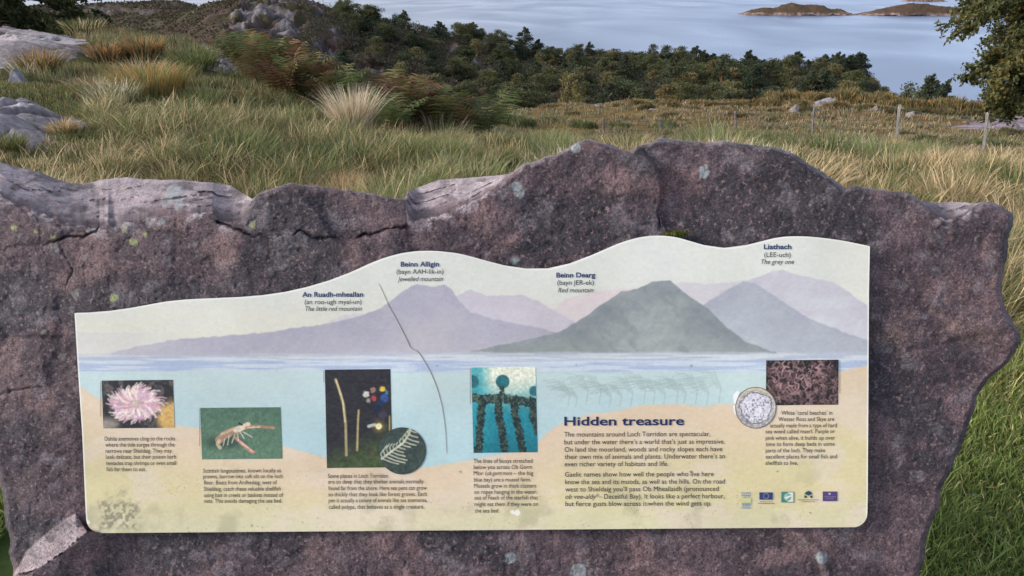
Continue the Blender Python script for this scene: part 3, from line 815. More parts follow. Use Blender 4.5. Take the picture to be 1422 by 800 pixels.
    c = mixc(c, G3(238, 240, 238), sstep(2.4, 1.0, e) * .8)
    for qx, qy, qr in [(121, 726, 4), (1158, 690, 2.6), (1156, 692, 2.6), (718, 712, 5), (712, 711, 4)]:
        c = mixc(c, G3(240, 240, 238), sstep(qr, qr - 2, np.hypot(x - qx, y - qy) + 3 * (n_fine - .5)) * .8)
    for qx, qy in [(607, 508), (1125, 712), (800, 507), (680, 688), (520, 668), (960, 655), (900, 700), (830, 688), (960, 726), (350, 730), (420, 725), (1080, 655), (640, 655), (960, 508)]:
        c = mixc(c, G3(105, 98, 86), sstep(2.2, .6, np.hypot((x - qx) / 1.3, y - qy) + 3 * (n_fine - .5)) * .5)
    g_ = c.mean(-1, keepdims=True)
    c = c + (g_ - c) * (.36 * (y < 500) + .06)[..., None]
    c = c * (1 + .10 * (fbm(x / 130, y / 90, 3, 116) - .5))[..., None]
    return c

ART = 0.85                                           # reflectance of the print relative to its sRGB look
def alb(c): return lin(np.clip(c, 0, 255) / 255.0) * ART * np.array([1.03, 1.0, .94])
V0 = onplane(bx, by, OFFP)
V1 = V0 - PN * 0.006
loop = np.concatenate([V0[0, :], V0[1:, -1], V0[-1, ::-1][1:], V0[::-1, 0][1:-1]])
pa = Acc()
pa.add(V0.reshape(-1, 3), gridq(NBY, NBX)[:, ::-1]); pa.C.append(alb(paint(bx, by)).reshape(-1, 3))
nl = len(loop)
rimV = np.concatenate([loop, loop - PN * .006])
iq = np.arange(nl); pa.add(rimV, np.stack([iq, (iq + 1) % nl, (iq + 1) % nl + nl, iq + nl], -1), c=G3(.72, .74, .74))
cb = V1.reshape(-1, 3).mean(0)
bb = V1[::20, ::20]
pa.add(V1[np.ix_(np.r_[0:NBY:27, NBY - 1], np.r_[0:NBX:27, NBX - 1])].reshape(-1, 3), gridq(len(np.r_[0:NBY:27, NBY - 1]), len(np.r_[0:NBX:27, NBX - 1])), c=G3(.6, .6, .6))
pbase = onplane(660, 738, OFFP - .006)
Vp_, qp_, _, cp_ = pa.get()
board = empty('information_board', pbase)
tag(board, 'long painted information board with a wavy top edge, fixed to the sandstone slab', 'information board')
mk('painted_panel', Vp_, qp_, mats=M_print, col=cp_, parent=board)

# fixings between board and rock
M_steel, _nt, _b = newmat('stainless_steel'); _b.inputs['Metallic'].default_value = 1; _b.inputs['Base Color'].default_value = (.5, .5, .5, 1); _b.inputs['Roughness'].default_value = .35
for fx, fy in [(200, 480), (1100, 400), (200, 700), (1100, 700)]:
    a0 = onplane(fx, fy, OFFP - .0065); a1 = onplane(fx, fy, -0.05)
    V_, q_ = tube([a0, a1], [.008, .008], 10); mk('fixing', V_, q_, mats=M_steel, parent=board)

# printed photographs, each a small sheet of its own on the panel
def sheet(name, x0, y0, x1, y1, fn, off, skew=0.0, mask=None, res=1.4, label=None):
    nx, ny = int((x1 - x0) * res), int((y1 - y0) * res)
    u, v = np.meshgrid(np.linspace(0, 1, nx), np.linspace(0, 1, ny))
    x = x0 + (x1 - x0) * u + skew * v; y = y0 + (y1 - y0) * v - u * 1.0
    if mask == 'disc':
        r_ = v; th = u * 2 * math.pi
        cx, cy = (x0 + x1) / 2, (y0 + y1) / 2
        wob = 1.0
        x = cx + (x1 - x0) / 2 * r_ * np.cos(th); y = cy + (y1 - y0) / 2 * r_ * np.sin(th)
        u, v = (x - x0) / (x1 - x0), (y - y0) / (y1 - y0)
    c = fn(u, v, x, y)
    c = c * (.86 + .28 * fbm(x / 3.2, y / 3.2, 3, 121))[..., None]
    c = c + (c.mean(-1, keepdims=True) - c) * .12
    c = c + (vnoise(x / .9, y / .9, 120) - .5)[..., None] * 12
    o = mk(name, onplane(x, y, OFFP + off).reshape(-1, 3), gridq(ny, nx)[:, ::-1], mats=M_print, col=alb(c).reshape(-1, 3), parent=board)
    if label: o['label'] = label
    return o
def stroke(c, x, y, pts, w, col, a=.92, soft=1.8):
    xs = [p[0] for p in pts]; ys = [p[1] for p in pts]
    sel = (x > min(xs) - w - 3) & (x < max(xs) + w + 3) & (y > min(ys) - w - 3) & (y < max(ys) + w + 3)
    if sel.any():
        m = sstep(w + soft * .5, w - soft * .5, segdist(x[sel], y[sel], pts)) * a
        c[sel] = mixc(c[sel], np.asarray(col, float), m)
    return c
def anemone(u, v, x, y):
    n = fbm(x / 7, y / 7, 4, 130)
    c = mixc(G3(30, 30, 32), G3(92, 84, 80), sstep(.35, .75, n))
    c = mixc(c, G3(212, 170, 92), sstep(.08, -.05, np.hypot((u - 1.0) / .9, (v - .8) / 1.25) - .27 + .15 * (n - .5)))
    c = mixc(c, G3(150, 140, 130), sstep(.2, .0, np.hypot(u - .06, v - .93) - .05))
    r3 = np.random.default_rng(8)
    cx, cy = 189, 561
    c = mixc(c, G3(206, 172, 182), sstep(1.05, .8, np.hypot((x - cx) / 35, (y - cy) / 24)))
    for k_ in range(240):
        a = r3.uniform(0, 2 * math.pi); q = r3.uniform(.15, .95) ** .7
        ln = r3.uniform(7, 15)
        sx_, sy_ = cx + 33 * q * math.cos(a), cy + 21 * q * math.sin(a)
        da = a + r3.uniform(-.4, .4)
        pts = [(sx_, sy_), (sx_ + ln * .5 * math.cos(da), sy_ + ln * .45 * math.sin(da)), (sx_ + ln * math.cos(da + .3), sy_ + ln * .75 * math.sin(da + .3))]
        col = [(236, 222, 218), (224, 186, 204), (202, 160, 192), (240, 232, 214), (210, 150, 160)][int(r3.integers(0, 5))]
        c = stroke(c, x, y, pts, r3.uniform(.6, 1.2), col, .8)
    c = mixc(c, G3(196, 190, 160), sstep(.32, .05, np.hypot((x - 190) / 30, (y - 558) / 18)) * .6)
    return c
def langoustine(u, v, x, y):
    n = fbm(x / 4, y / 4, 4, 131)
    c = mixc(G3(66, 104, 84), G3(104, 138, 112), .5 * n + .5 * v)
    c = mixc(c, G3(40, 62, 50), sstep(.34, .05, np.hypot((u - .27) / 1.1, (v - .67) / .55)) * .8)
    c = stroke(c, x, y, [(304, 611), (312, 604), (322, 599), (332, 597)], 5.5, (176, 140, 112))
    c = stroke(c, x, y, [(308, 603), (318, 598), (330, 594)], 1.6, (205, 176, 146))
    c = stroke(c, x, y, [(304, 612), (302, 617), (306, 622)], 2.4, (200, 180, 150))
    c = stroke(c, x, y, [(328, 597), (336, 594), (344, 590)], 4.0, (226, 208, 188))
    c = stroke(c, x, y, [(342, 594), (354, 592), (368, 593), (380, 594)], 2.0, (186, 134, 104))
    c = stroke(c, x, y, [(344, 594), (360, 593)], .9, (224, 196, 170))
    c = stroke(c, x, y, [(327, 608), (336, 616), (346, 625), (352, 628)], 2.2, (206, 140, 116))
    c = stroke(c, x, y, [(333, 613), (350, 626)], .9, (236, 190, 170))
    for a in [(334, 601, 339, 609), (326, 604, 322, 615), (318, 606, 316, 618), (338, 600, 350, 607), (312, 610, 310, 619), (330, 603, 331, 612)]:
        c = stroke(c, x, y, [(a[0], a[1]), (a[2], a[3])], .7, (222, 214, 200), .9)
    c = stroke(c, x, y, [(340, 589), (345, 580), (356, 571)], .5, (140, 120, 96), .7)
    c = stroke(c, x, y, [(336, 590), (332, 588)], 1.2, (30, 30, 26))
    c = mixc(c, G3(190, 200, 186), sstep(.92, .99, vnoise(x / 1.5, y / 1.5, 132)) * .35)
    return c
def sea_pens(u, v, x, y):
    n = fbm(x / 5, y / 2.5, 4, 133)
    c = mixc(G3(24, 22, 28), G3(58, 54, 62), n)
    c = mixc(c, mixc(G3(44, 58, 34), G3(88, 108, 62), fbm(x / 5, y / 5, 3, 134)), sstep(.62, .95, v + .25 * u - .1))
    c = stroke(c, x, y, [(466, 527), (471, 541), (477, 562), (480, 590), (481, 632)], 1.9, (176, 160, 112))
    c = stroke(c, x, y, [(467, 529), (476, 556), (479, 585)], .8, (228, 214, 164))
    c = stroke(c, x, y, [(498, 570), (497, 590), (496, 625)], 1.5, (186, 168, 112))
    for (sx_, sy_, r_, col) in [(508, 548, 5, (205, 200, 188)), (512, 556, 3.6, (150, 140, 140)), (519, 553, 4, (190, 60, 66)), (518, 542, 4, (150, 110, 100)), (531, 540, 4.4, (226, 190, 60)), (534, 553, 6, (44, 78, 150)), (528, 560, 5, (28, 44, 92)), (537, 545, 3, (60, 120, 150)), (524, 568, 6, (26, 34, 60)), (532, 576, 6, (60, 56, 70))]:
        c = mixc(c, np.asarray(col, float), sstep(r_ + 1, r_ - 1.6, np.hypot(x - sx_, (y - sy_)) + 4 * (n - .5)))
    c = mixc(c, G3(150, 132, 70), sstep(14, 2, np.hypot(x - 526, y - 592)) * .7)
    c = mixc(c, G3(246, 234, 170), sstep(5.5, 3.2, np.hypot(x - 526, y - 592)))
    c = stroke(c, x, y, [(512, 592), (520, 590)], 2.2, (190, 205, 196))
    c = stroke(c, x, y, [(541, 578), (541, 597)], 1.1, (190, 170, 80), .8)
    c = mixc(c, G3(150, 70, 50), sstep(4, 1, np.hypot(x - 516, y - 630) + 5 * (n - .5)) * .7)
    return c
def frond(u, v, x, y):
    n = fbm(x / 4, y / 4, 3, 135)
    c = mixc(G3(40, 54, 52), G3(74, 92, 84), n)
    spine = [(530, 637), (545, 626), (560, 615), (568, 603), (570, 596)]
    c = stroke(c, x, y, spine, 1.4, (214, 212, 190))
    for k_ in range(11):
        t = k_ / 10
        sx_ = np.interp(t, [0, .4, .75, 1], [531, 547, 563, 570]); sy_ = np.interp(t, [0, .4, .75, 1], [637, 624, 611, 598])
        ln = 26 * (1 - .55 * t) * (.75 + .25 * math.sin(k_))
        c = stroke(c, x, y, [(sx_, sy_), (sx_ + ln * .6, sy_ + ln * .25), (sx_ + ln * 1.15, sy_ + ln * .38)], .9, (206, 206, 182), .85)
        c = stroke(c, x, y, [(sx_, sy_), (sx_ - ln * .12, sy_ - ln * .35), (sx_ + ln * .08, sy_ - ln * .62)], 1.0, (190, 196, 172), .8)
    return c
def mussels(u, v, x, y):
    n = fbm(x / 2.4, y / 2.4, 3, 136)
    c = mixc(G3(226, 232, 214), G3(24, 134, 154), sstep(.12, .62, v + .12 * np.abs(u - .62)))
    c = mixc(c, G3(36, 158, 176), sstep(.35, .05, np.abs(u - .02)) * .8)
    c = mixc(c, G3(14, 110, 128), sstep(.7, 1.0, v) * .7)
    dark = mixc(G3(28, 56, 60), G3(86, 108, 92), sstep(.35, .7, n))
    def blob(c, d, wd): return mixc(c, dark, sstep(wd + .8, wd - .8, d + (n - .5) * 4))
    for sx_, sy_, r_ in [(698, 530, 9.5), (656, 530, 9), (742, 543, 7)]:
        c = mixc(c, mixc(G3(40, 128, 140), G3(24, 92, 104), n), sstep(r_ + .9, r_ - .9, np.hypot(x - sx_, y - sy_)))
    c = blob(c, segdist(x, y, [(652, 552), (672, 555), (695, 553), (718, 556), (748, 560)]), 6.5)
    c = blob(c, segdist(x, y, [(697, 538), (698, 552)]), 3.5)
    for k_, pts in enumerate([[(669, 556), (668, 580), (666, 600), (664, 632)], [(692, 556), (693, 580), (698, 604), (702, 632)], [(714, 556), (716, 580), (722, 604), (727, 632)], [(738, 556), (741, 580), (747, 600)]]):
        c = mixc(c, dark * .8, sstep(6.2, 4.6, segdist(x, y, pts) + (n - .5) * 5))
    return c
def maerl(u, v, x, y):
    c = mixc(G3(20, 17, 19), G3(50, 43, 41), fbm(x / 5, y / 5, 3, 137))
    r4 = np.random.default_rng(12)
    for k_ in range(420):
        sx_, sy_ = r4.uniform(1064, 1164), r4.uniform(500, 563)
        d = math.hypot((sx_ - 1108) / 38, (sy_ - 524) / 22)
        a = r4.uniform(0, 6.28); ln = r4.uniform(3, 8)
        b = r4.uniform(.35, 1.05) * (1.05 if d < 1 else .78)
        c = stroke(c, x, y, [(sx_, sy_), (sx_ + ln * math.cos(a), sy_ + ln * math.sin(a)), (sx_ + ln * 1.5 * math.cos(a + .6), sy_ + ln * 1.5 * math.sin(a + .6))], r4.uniform(.6, 1.1), (196 * b, 150 * b, 152 * b), .85)
    return c
def worn(u, v, x, y):
    n = fbm(x / 6, y / 6, 4, 138); n2 = fbm(x / 2.2, y / 2.2, 3, 139)
    rr = np.hypot((u - .5) * 2, (v - .5) * 2)
    c = mixc(G3(208, 206, 224), G3(232, 230, 240), n)
    c = mixc(c, G3(104, 104, 120), sstep(.56, .72, n2) * .7)
    ring = sstep(.70, .80, rr + .30 * (n - .5))
    c = mixc(c, mixc(G3(158, 156, 164), G3(204, 200, 200), sstep(.3, .7, n2)), ring)
    c = mixc(c, G3(96, 92, 96), sstep(.05, .0, np.abs(rr - .76 + .30 * (n - .5))) * .8)
    c = mixc(c, G3(206, 196, 168), sstep(.8, .9, rr) * sstep(.3, .1, v))
    c = mixc(c, G3(96, 86, 72), sstep(.95, .985, rr))
    return c
sheet('photo_print', 141, 528.5, 240, 595, anemone, .0005, 2.5, label='small printed photo of a pink and white sea anemone on dark rock')
sheet('photo_print', 278, 566.5, 389.5, 638, langoustine, .0005, 2.5, label='printed photo of an orange langoustine on green sea bed')
sheet('photo_print', 451, 513.5, 542, 650, sea_pens, .0005, 3, label='tall dark printed photo of two pale sea pens and a diver')
sheet('photo_print', 654.5, 510.5, 743.5, 629, mussels, .0005, 3, label='turquoise printed photo of mussel ropes hanging under buoys')
sheet('photo_print', 1064, 500.5, 1164.5, 563, maerl, .0005, -.5, label='printed photo of brownish pink branching seaweed')
sheet('round_photo_print', 526, 593.5, 591.5, 659, frond, .001, mask='disc', res=2.6, label='round printed close-up of a pale feathery sea pen')
sheet('worn_disc', 1021, 537.5, 1078, 595, worn, .001, mask='disc', res=3.0, label='scratched white round patch beside the seaweed photo')
# torn white paper edge at the disc's left
def flat(name, polys, off=.0012, parent=None, label=None):
    """flat printed shapes on the panel: (points in board positions, colour, level)"""
    a = Acc()
    for pts, col, lv in polys:
        p = np.array(pts, float)
        Vq = onplane(p[:, 0], p[:, 1], OFFP + off + lv * .0002)
        n_ = len(p); cen = Vq.mean(0)
        a.add(np.concatenate([Vq, cen[None]]), None, [((i + 1) % n_, i, n_) for i in range(n_)], alb(np.asarray(col, float)))
    o = a.build(name, M_print, parent or board)
    if label: o['label'] = label
    return o
flat('torn_edge', [([(1018, 549), (1023, 543), (1028, 544), (1023, 556), (1022, 562), (1019, 560)], (244, 246, 250), 0), ([(1018, 563), (1022, 563), (1024, 574), (1021, 576), (1019, 571)], (244, 246, 250), 0)], .0008)

def rect(x0, y0, x1, y1): return [(x0, y0), (x1, y0), (x1, y1), (x0, y1)]
def dashes(x0, x1, y, h, col, seed):
    r_ = np.random.default_rng(seed); out = []; x = x0
    while x < x1:
        w = r_.uniform(1.2, 3.4); out.append((rect(x, y, min(x + w, x1), y + h), col, 1)); x += w + r_.uniform(.5, .9)
    return out
blue = (96, 140, 186)
flat('logo', dashes(1029.5, 1042.5, 684, 1.4, blue, 1) + dashes(1029.5, 1042.5, 687, 1.6, blue, 2) + dashes(1029.5, 1042.5, 690, .8, blue, 3) + [(rect(1029, 692.6, 1043, 698), (200, 206, 150), 0)] + dashes(1030, 1043, 699.3, 1.5, blue, 4) + dashes(1031, 1042, 702, 1.3, blue, 5) + dashes(1029.5, 1043, 704.8, 1.3, blue, 6), label='small pale blue and green striped logo')
st = [(rect(1054.5, 683.8, 1073, 694), (50, 62, 120), 0)]
for k_ in range(12):
    a = k_ * math.pi / 6; qx, qy = 1063.7 + 3.6 * math.cos(a), 688.9 + 3.6 * math.sin(a)
    st.append(([(qx + .55 * math.cos(b), qy + .55 * math.sin(b)) for b in np.linspace(0, 6.28, 6)[:-1]], (196, 196, 130), 1))
flat('logo', st + dashes(1055, 1073, 696.2, .7, (120, 120, 116), 7) + dashes(1053, 1076, 698.6, 1.0, (110, 110, 108), 8), label='dark blue logo with a ring of stars')
arc = [(1093.6 + 5.2 * math.cos(a), 690.3 + 5.2 * math.sin(a)) for a in np.linspace(math.pi * .5, math.pi * 1.5, 12)]
arc2 = [(1093.6 + 5.2 * math.cos(a), 690.3 + 5.2 * math.sin(a)) for a in np.linspace(-math.pi * .5, math.pi * .5, 12)]
flat('logo', [(rect(1085, 683, 1102.4, 697.8), (70, 132, 122), 0), (rect(1094, 683.8, 1101.6, 697), (216, 226, 218), 1), (arc, (150, 190, 176), 1), (arc2, (120, 166, 154), 2), ([(1089, 691), (1097, 688), (1100, 689), (1092, 693)], (226, 232, 224), 3)], label='green and white square logo')
flat('logo', [([(1117, 686), (1119.5, 683), (1122.7, 681.6), (1126, 683), (1128, 686), (1122.7, 688.4)], (54, 82, 92), 0), ([(1117, 687.6), (1121, 689.4), (1119.6, 691.6), (1117, 691.6)], (60, 80, 74), 0), ([(1128.2, 687.6), (1124.4, 689.4), (1125.8, 691.6), (1128.2, 691.6)], (60, 80, 74), 0), ([(1122.7, 683), (1124.4, 685), (1122.7, 687), (1121, 685)], (46, 70, 110), 1)] + dashes(1108, 1137, 693.6, 1.0, (140, 138, 118), 9) + dashes(1113, 1132, 696.2, .9, (150, 148, 128), 10), label='dark green crossed emblem logo over two lines of tiny print')
flat('logo', [(rect(1142.5, 682.6, 1162.6, 696), (84, 68, 120), 0), ([(1150.4, 684.6), (1153.6, 684.6), (1153, 687.2), (1151, 687.2)], (190, 180, 206), 1)] + dashes(1145, 1160.5, 689.6, .7, (150, 140, 176), 11) + dashes(1147, 1158, 692, .6, (150, 140, 176), 12), label='purple rectangular logo with a tiny white emblem')
# credits run up the photo edges, too small to read
def vdash(x, y0, y1, seed):
    r_ = np.random.default_rng(seed); out = []; y = y0
    while y < y1:
        w = r_.uniform(.8, 2.4); out.append((rect(x, y, x + .9, y + w), (128, 130, 126), 0)); y += w + .6
    return out
for k_, (x, y0, y1) in enumerate([(139.0, 530, 578), (276.6, 568, 618), (449, 515, 531), (652.6, 512, 560), (1165.8, 501, 545)]):
    flat('photo_credit', vdash(x, y0, y1, 30 + k_), .0006)

# lettering
def text_lines(name, lines, col, parent, label=None):
    a = Acc()
    for (txt, x0, x1, yb, size, bold, ital) in lines:
        cu = bpy.data.curves.new('t', 'FONT'); cu.body = txt; cu.resolution_u = 3
        cu.offset = bold; cu.shear = ital
        ob = bpy.data.objects.new('t', cu)
        COL.objects.link(ob)
        bpy.context.view_layer.update()
        me = bpy.data.meshes.new_from_object(ob.evaluated_get(bpy.context.evaluated_depsgraph_get()))
        v = np.zeros(len(me.vertices) * 3); me.vertices.foreach_get('co', v); v = v.reshape(-1, 3)
        me.calc_loop_triangles()
        t = np.zeros(len(me.loop_triangles) * 3, np.int32); me.loop_triangles.foreach_get('vertices', t); t = t.reshape(-1, 3)
        mn, mx_ = v[:, 0].min(), v[:, 0].max()
        x = x0 + (v[:, 0] - mn) * (x1 - x0) / (mx_ - mn)
        y = yb - v[:, 1] * size - (x - 650) * .004
        a.add(onplane(x, y, OFFP + .0009), None, t)
        bpy.data.objects.remove(ob); bpy.data.curves.remove(cu); bpy.data.meshes.remove(me)
    V_, q_, t_, _ = a.get()
    o = mk(name, V_, None, t_, mats=M_print, col=np.repeat(alb(np.asarray(col, float))[None], len(V_), 0), parent=parent)
    if label: o['label'] = label
    return o
NAVY, INK = (34, 56, 104), (46, 48, 52)
def cap_(starts, ends, bases, texts, size=8.3, shift=0.0, bold=.0):
    return [(t, a, b, y, size, bold, 0) for t, a, b, y in zip(texts, starts, ends, bases)]
text_lines('heading', [('Hidden treasure', 783.6, 950, 591.4, 17.2, .02, 0)], (28, 44, 92), board)
text_lines('body_text', cap_([783.4, 783.4, 784, 784, 784.2], [986.5, 1006.5, 1003, 1006.7, 928], [607, 617.6, 628, 638, 648.2],
    ['The mountains around Loch Torridon are spectacular,', 'but under the water there\u2019s a world that\u2019s just as impressive.', 'On land the moorland, woods and rocky slopes each have', 'their own mix of animals and plants. Underwater there\u2019s an', 'even richer variety of habitats and life.'], 9.6) +
    cap_([784.6, 784.6, 785, 785], [991, 1006.7, 998, 988], [662.6, 673, 683.2, 703.4],
    ['Gaelic names show how well the people who live here', 'know the sea and its moods, as well as the hills. On the road', 'west to Shieldaig you\u2019ll pass Ob Mheallaidh (pronounced', 'but fierce gusts blow across it when the wind gets up.'], 9.6) +
    [('ob vee-aldy', 785, 828, 693.4, 9.6, .0, .25), ('\u2013 Deceitful Bay). It looks like a perfect harbour,', 831, 1006, 693.4, 9.6, .0, 0)], INK, board)
text_lines('caption', cap_([145.3, 146.2, 146.6, 147, 147.2, 147.5], [243, 242.3, 238.5, 244.4, 244.4, 202.5], [610, 618.4, 627, 635.3, 644, 652.5],
    ['Dahlia anemones cling to the rocks', 'where the tide surges through the', 'narrows near Shieldaig. They may', 'look delicate, but their poison barb', 'tentacles trap shrimps or even small', 'fish for them to eat.']), INK, board)
text_lines('caption', cap_([282, 282, 282.8, 282.8, 283.4, 283.4], [390, 392.2, 384.4, 390, 393, 391.6], [655, 663, 671.5, 680.3, 689, 697],
    ['Scottish langoustines, known locally as', 'prawns, burrow into soft silt on the loch', 'floor. Boats from Ardheslaig, west of', 'Shieldaig, catch these valuable shellfish', 'using bait in creels or baskets instead of', 'nets. This avoids damaging the sea bed.']), INK, board)
text_lines('caption', cap_([455.4, 455.7, 456, 456, 456.3, 456.6], [538.2, 588.2, 592.5, 592.5, 593.4, 589.2], [663, 671, 680, 688.6, 697, 706],
    ['Some places in Loch Torridon', 'are so deep that they shelter animals normally', 'found far from the shore. Here sea pens can grow', 'so thickly that they look like forest groves. Each', 'pen is actually a colony of animals like sea anemones,', 'called polyps, that behaves as a single creature.']), INK, board)
text_lines('caption', cap_([657.5, 657.8, 657.8, 658.1, 658.4, 658.6, 658.8, 659, 659.4], [739.4, 738.8, 676, 737, 744.6, 746, 747, 747, 693.2], [643, 651.5, 660, 669, 677.5, 686, 694, 703, 712],
    ['The lines of buoys stretched', 'below you across Ob Gorm', 'Mor (', 'blue bay) are a mussel farm.', 'Mussels grow in thick clusters', 'on ropes hanging in the water,', 'out of reach of the starfish that', 'might eat them if they were on', 'the sea bed.']) +
    [('ob gorm more', 676.6, 711, 660, 8.3, .0, .25), ('\u2013 the big', 713, 740.3, 660, 8.3, .0, 0)], INK, board)
text_lines('caption', cap_([1085, 1081, 1069.3, 1063.2, 1063.2, 1063.2, 1063.2, 1063.2, 1063.2], [1155.8, 1158.4, 1162.2, 1159.7, 1159.7, 1159, 1146, 1162.2, 1108], [578, 586.6, 595.4, 603.6, 612.6, 621.2, 630, 638.6, 647.4],
    ['White \u2018coral beaches\u2019 in', 'Wester Ross and Skye are', 'actually made from a type of hard', 'sea weed called maerl. Purple or', 'pink when alive, it builds up over', 'time to form deep beds in some', 'parts of the loch. They make', 'excellent places for small fish and', 'shellfish to live.']), INK, board)
for nm, (a, b, c_), (xa, xb, ya), (xc, xd, yc), (xe, xf, ye) in [
    ('ruadh', ('An Ruadh-mheallan', '(an roo-ugh myal-un)', 'The little red mountain'), (419.6, 504.4, 411.4), (423, 502, 421.6), (424, 502.2, 431)),
    ('alligin', ('Beinn Alligin', '(bayn AAH-lik-in)', 'Jewelled mountain'), (556.4, 609.8, 369.8), (550.6, 615.8, 380), (552, 615.2, 390.2)),
    ('dearg', ('Beinn Dearg', '(bayn JER-ek)', 'Red mountain'), (772.5, 826.6, 385.8), (774, 824.7, 396.2), (775, 824, 406.6)),
    ('liathach', ('Liathach', '(LEE-uch)', 'The grey one'), (1060.8, 1099.2, 347.6), (1061.3, 1097.9, 358.6), (1057, 1102.7, 368.4))]:
    text_lines('mountain_name', [(a, xa, xb, ya, 9.6, .024, 0)], NAVY, board)
    text_lines('mountain_name_meaning', [(b, xc, xd, yc, 9.4, .0, 0), (c_, xe, xf, ye, 9.4, .0, .25)], INK, board)
# long hair crack across the board
ck = np.array([(526, 394), (533, 409), (540, 425), (549, 441), (557, 456), (564, 470), (569, 481), (573, 485), (579, 487), (584, 493), (590, 503), (597, 515), (604, 531), (609, 546), (613.5, 563), (617, 585), (619, 606), (620, 629)], float)
Vk, qk = tube(onplane(ck[:, 0], ck[:, 1], OFFP + .0006), np.interp(np.arange(len(ck)), [0, 6, 12, 17], [.0003, .0006, .0005, .0003]), 5)
o = mk('scratch', Vk, qk, mats=M_print, col=np.repeat(lin(G3(165, 145, 132))[None], len(Vk), 0), parent=board)
o['label'] = 'long thin brown scratch running down from the painted sky into the water'
# ------------------------------------------------------------------ rock outcrops and boulders
OUT = []          # ground polygons (x, y) kept free of grass
def near_hit(a, b, far=29.0):
    q = hit(a, b)
    return q if math.hypot(q[0], q[1]) < far or a > 560 else at_d(a, far)
def poly_xy(pp): return [tuple(near_hit(a, b)[:2]) for a, b in pp]
def outcrop(label, pp, height, seed, tint=(.40, .37, .39), nn=240, group=None, keep=0.0):
    poly = poly_xy(pp)
    OUT.append(poly)
    xs = [p[0] for p in poly]; ys = [p[1] for p in poly]
    mx = .12 * (max(xs) - min(xs)) + .1; my = .12 * (max(ys) - min(ys)) + .1
    x, y = np.meshgrid(np.linspace(min(xs) - mx, max(xs) + mx, nn), np.linspace(min(ys) - my, max(ys) + my, nn))
    sc = min(max(xs) - min(xs), max(ys) - min(ys))
    sd_ = sdpoly(x + (fbm(x / .5, y / .5, 3, seed) - .5) * sc * .12, y + (fbm(x / .5, y / .5, 3, seed + 1) - .5) * sc * .12, poly)
    f, dx, dy, idv, f2 = cells(x / (sc * .26) + .8 * fbm(x / .6, y / .6, 3, seed + 8), y / (sc * .36) + .5 * fbm(x / .5, y / .5, 3, seed + 9), seed + 2)
    up = sstep(0, sc * .16, sd_)
    z = ground_z(x, y) + height * (up * (.55 + .7 * idv) + .5 * (fbm(x / (sc * .3), y / (sc * .3), 4, seed + 3) - .5) * up) - height * 1.3 * np.exp(-((f2 - f) / .05) ** 2) * up - .12 * (1 - sstep(-sc * .06, 0.0, sd_))
    z = z + ((fbm(x / .22, y / .22, 5, seed + 5, .6) - .5) * .11 - .06 * np.exp(-(np.abs(fbm(x / .9, y / .35, 4, seed + 15) - .5) / .018) ** 2)) * up
    t = np.array(tint)
    c = mixc(t * .62, t * 1.0, sstep(.3, .7, fbm(x / (sc * .25), y / (sc * .25), 5, seed + 6)))
    c = mixc(c, G3(.36, .36, .39), sstep(.56, .7, fbm(x / (sc * .12), y / (sc * .18), 4, seed + 7)) * .7)
    c = mixc(c, G3(.10, .085, .08), np.exp(-((f2 - f) / .06) ** 2) * .85)
    V_ = np.stack([x, y, z], -1).reshape(-1, 3)
    o = mk('rock_outcrop', V_, gridq(nn, nn), mats=M_stone, col=c.reshape(-1, 3), smooth=True)
    return tag(o, label, 'rock outcrop', group)
outcrop('wide pale grey bedrock pavement on the left hillock, below the dark tree', [(-60, 38), (40, 40), (66, 46), (120, 58), (142, 68), (128, 80), (150, 88), (96, 96), (60, 92), (30, 100), (-60, 106)], .10, 201, (.34, .30, .315))
outcrop('cracked pale grey bedrock low on the left just above the slab', [(-60, 156), (30, 153), (60, 158), (88, 164), (116, 168), (130, 178), (118, 186), (96, 184), (66, 192), (52, 210), (-60, 216)], .20, 211, (.33, .305, .325))
outcrop('small flat grey rock among grass beside the brown bracken', [(268, 92), (284, 84), (318, 88), (342, 96), (352, 104), (330, 106), (300, 100)], .12, 221, (.25, .235, .26), 90)
outcrop('low mauve grey rock sheet in the moor beneath the right-hand tree', [(1322, 176), (1350, 168), (1400, 165), (1470, 166), (1470, 178), (1400, 181), (1350, 182)], .22, 231, (.25, .205, .24), 110)
outcrop('pale grey rock on the golden rise left of the two lone pines', [(1128, 142), (1150, 137), (1172, 139), (1178, 143), (1150, 147), (1130, 147)], .30, 241, (.25, .23, .24), 70)

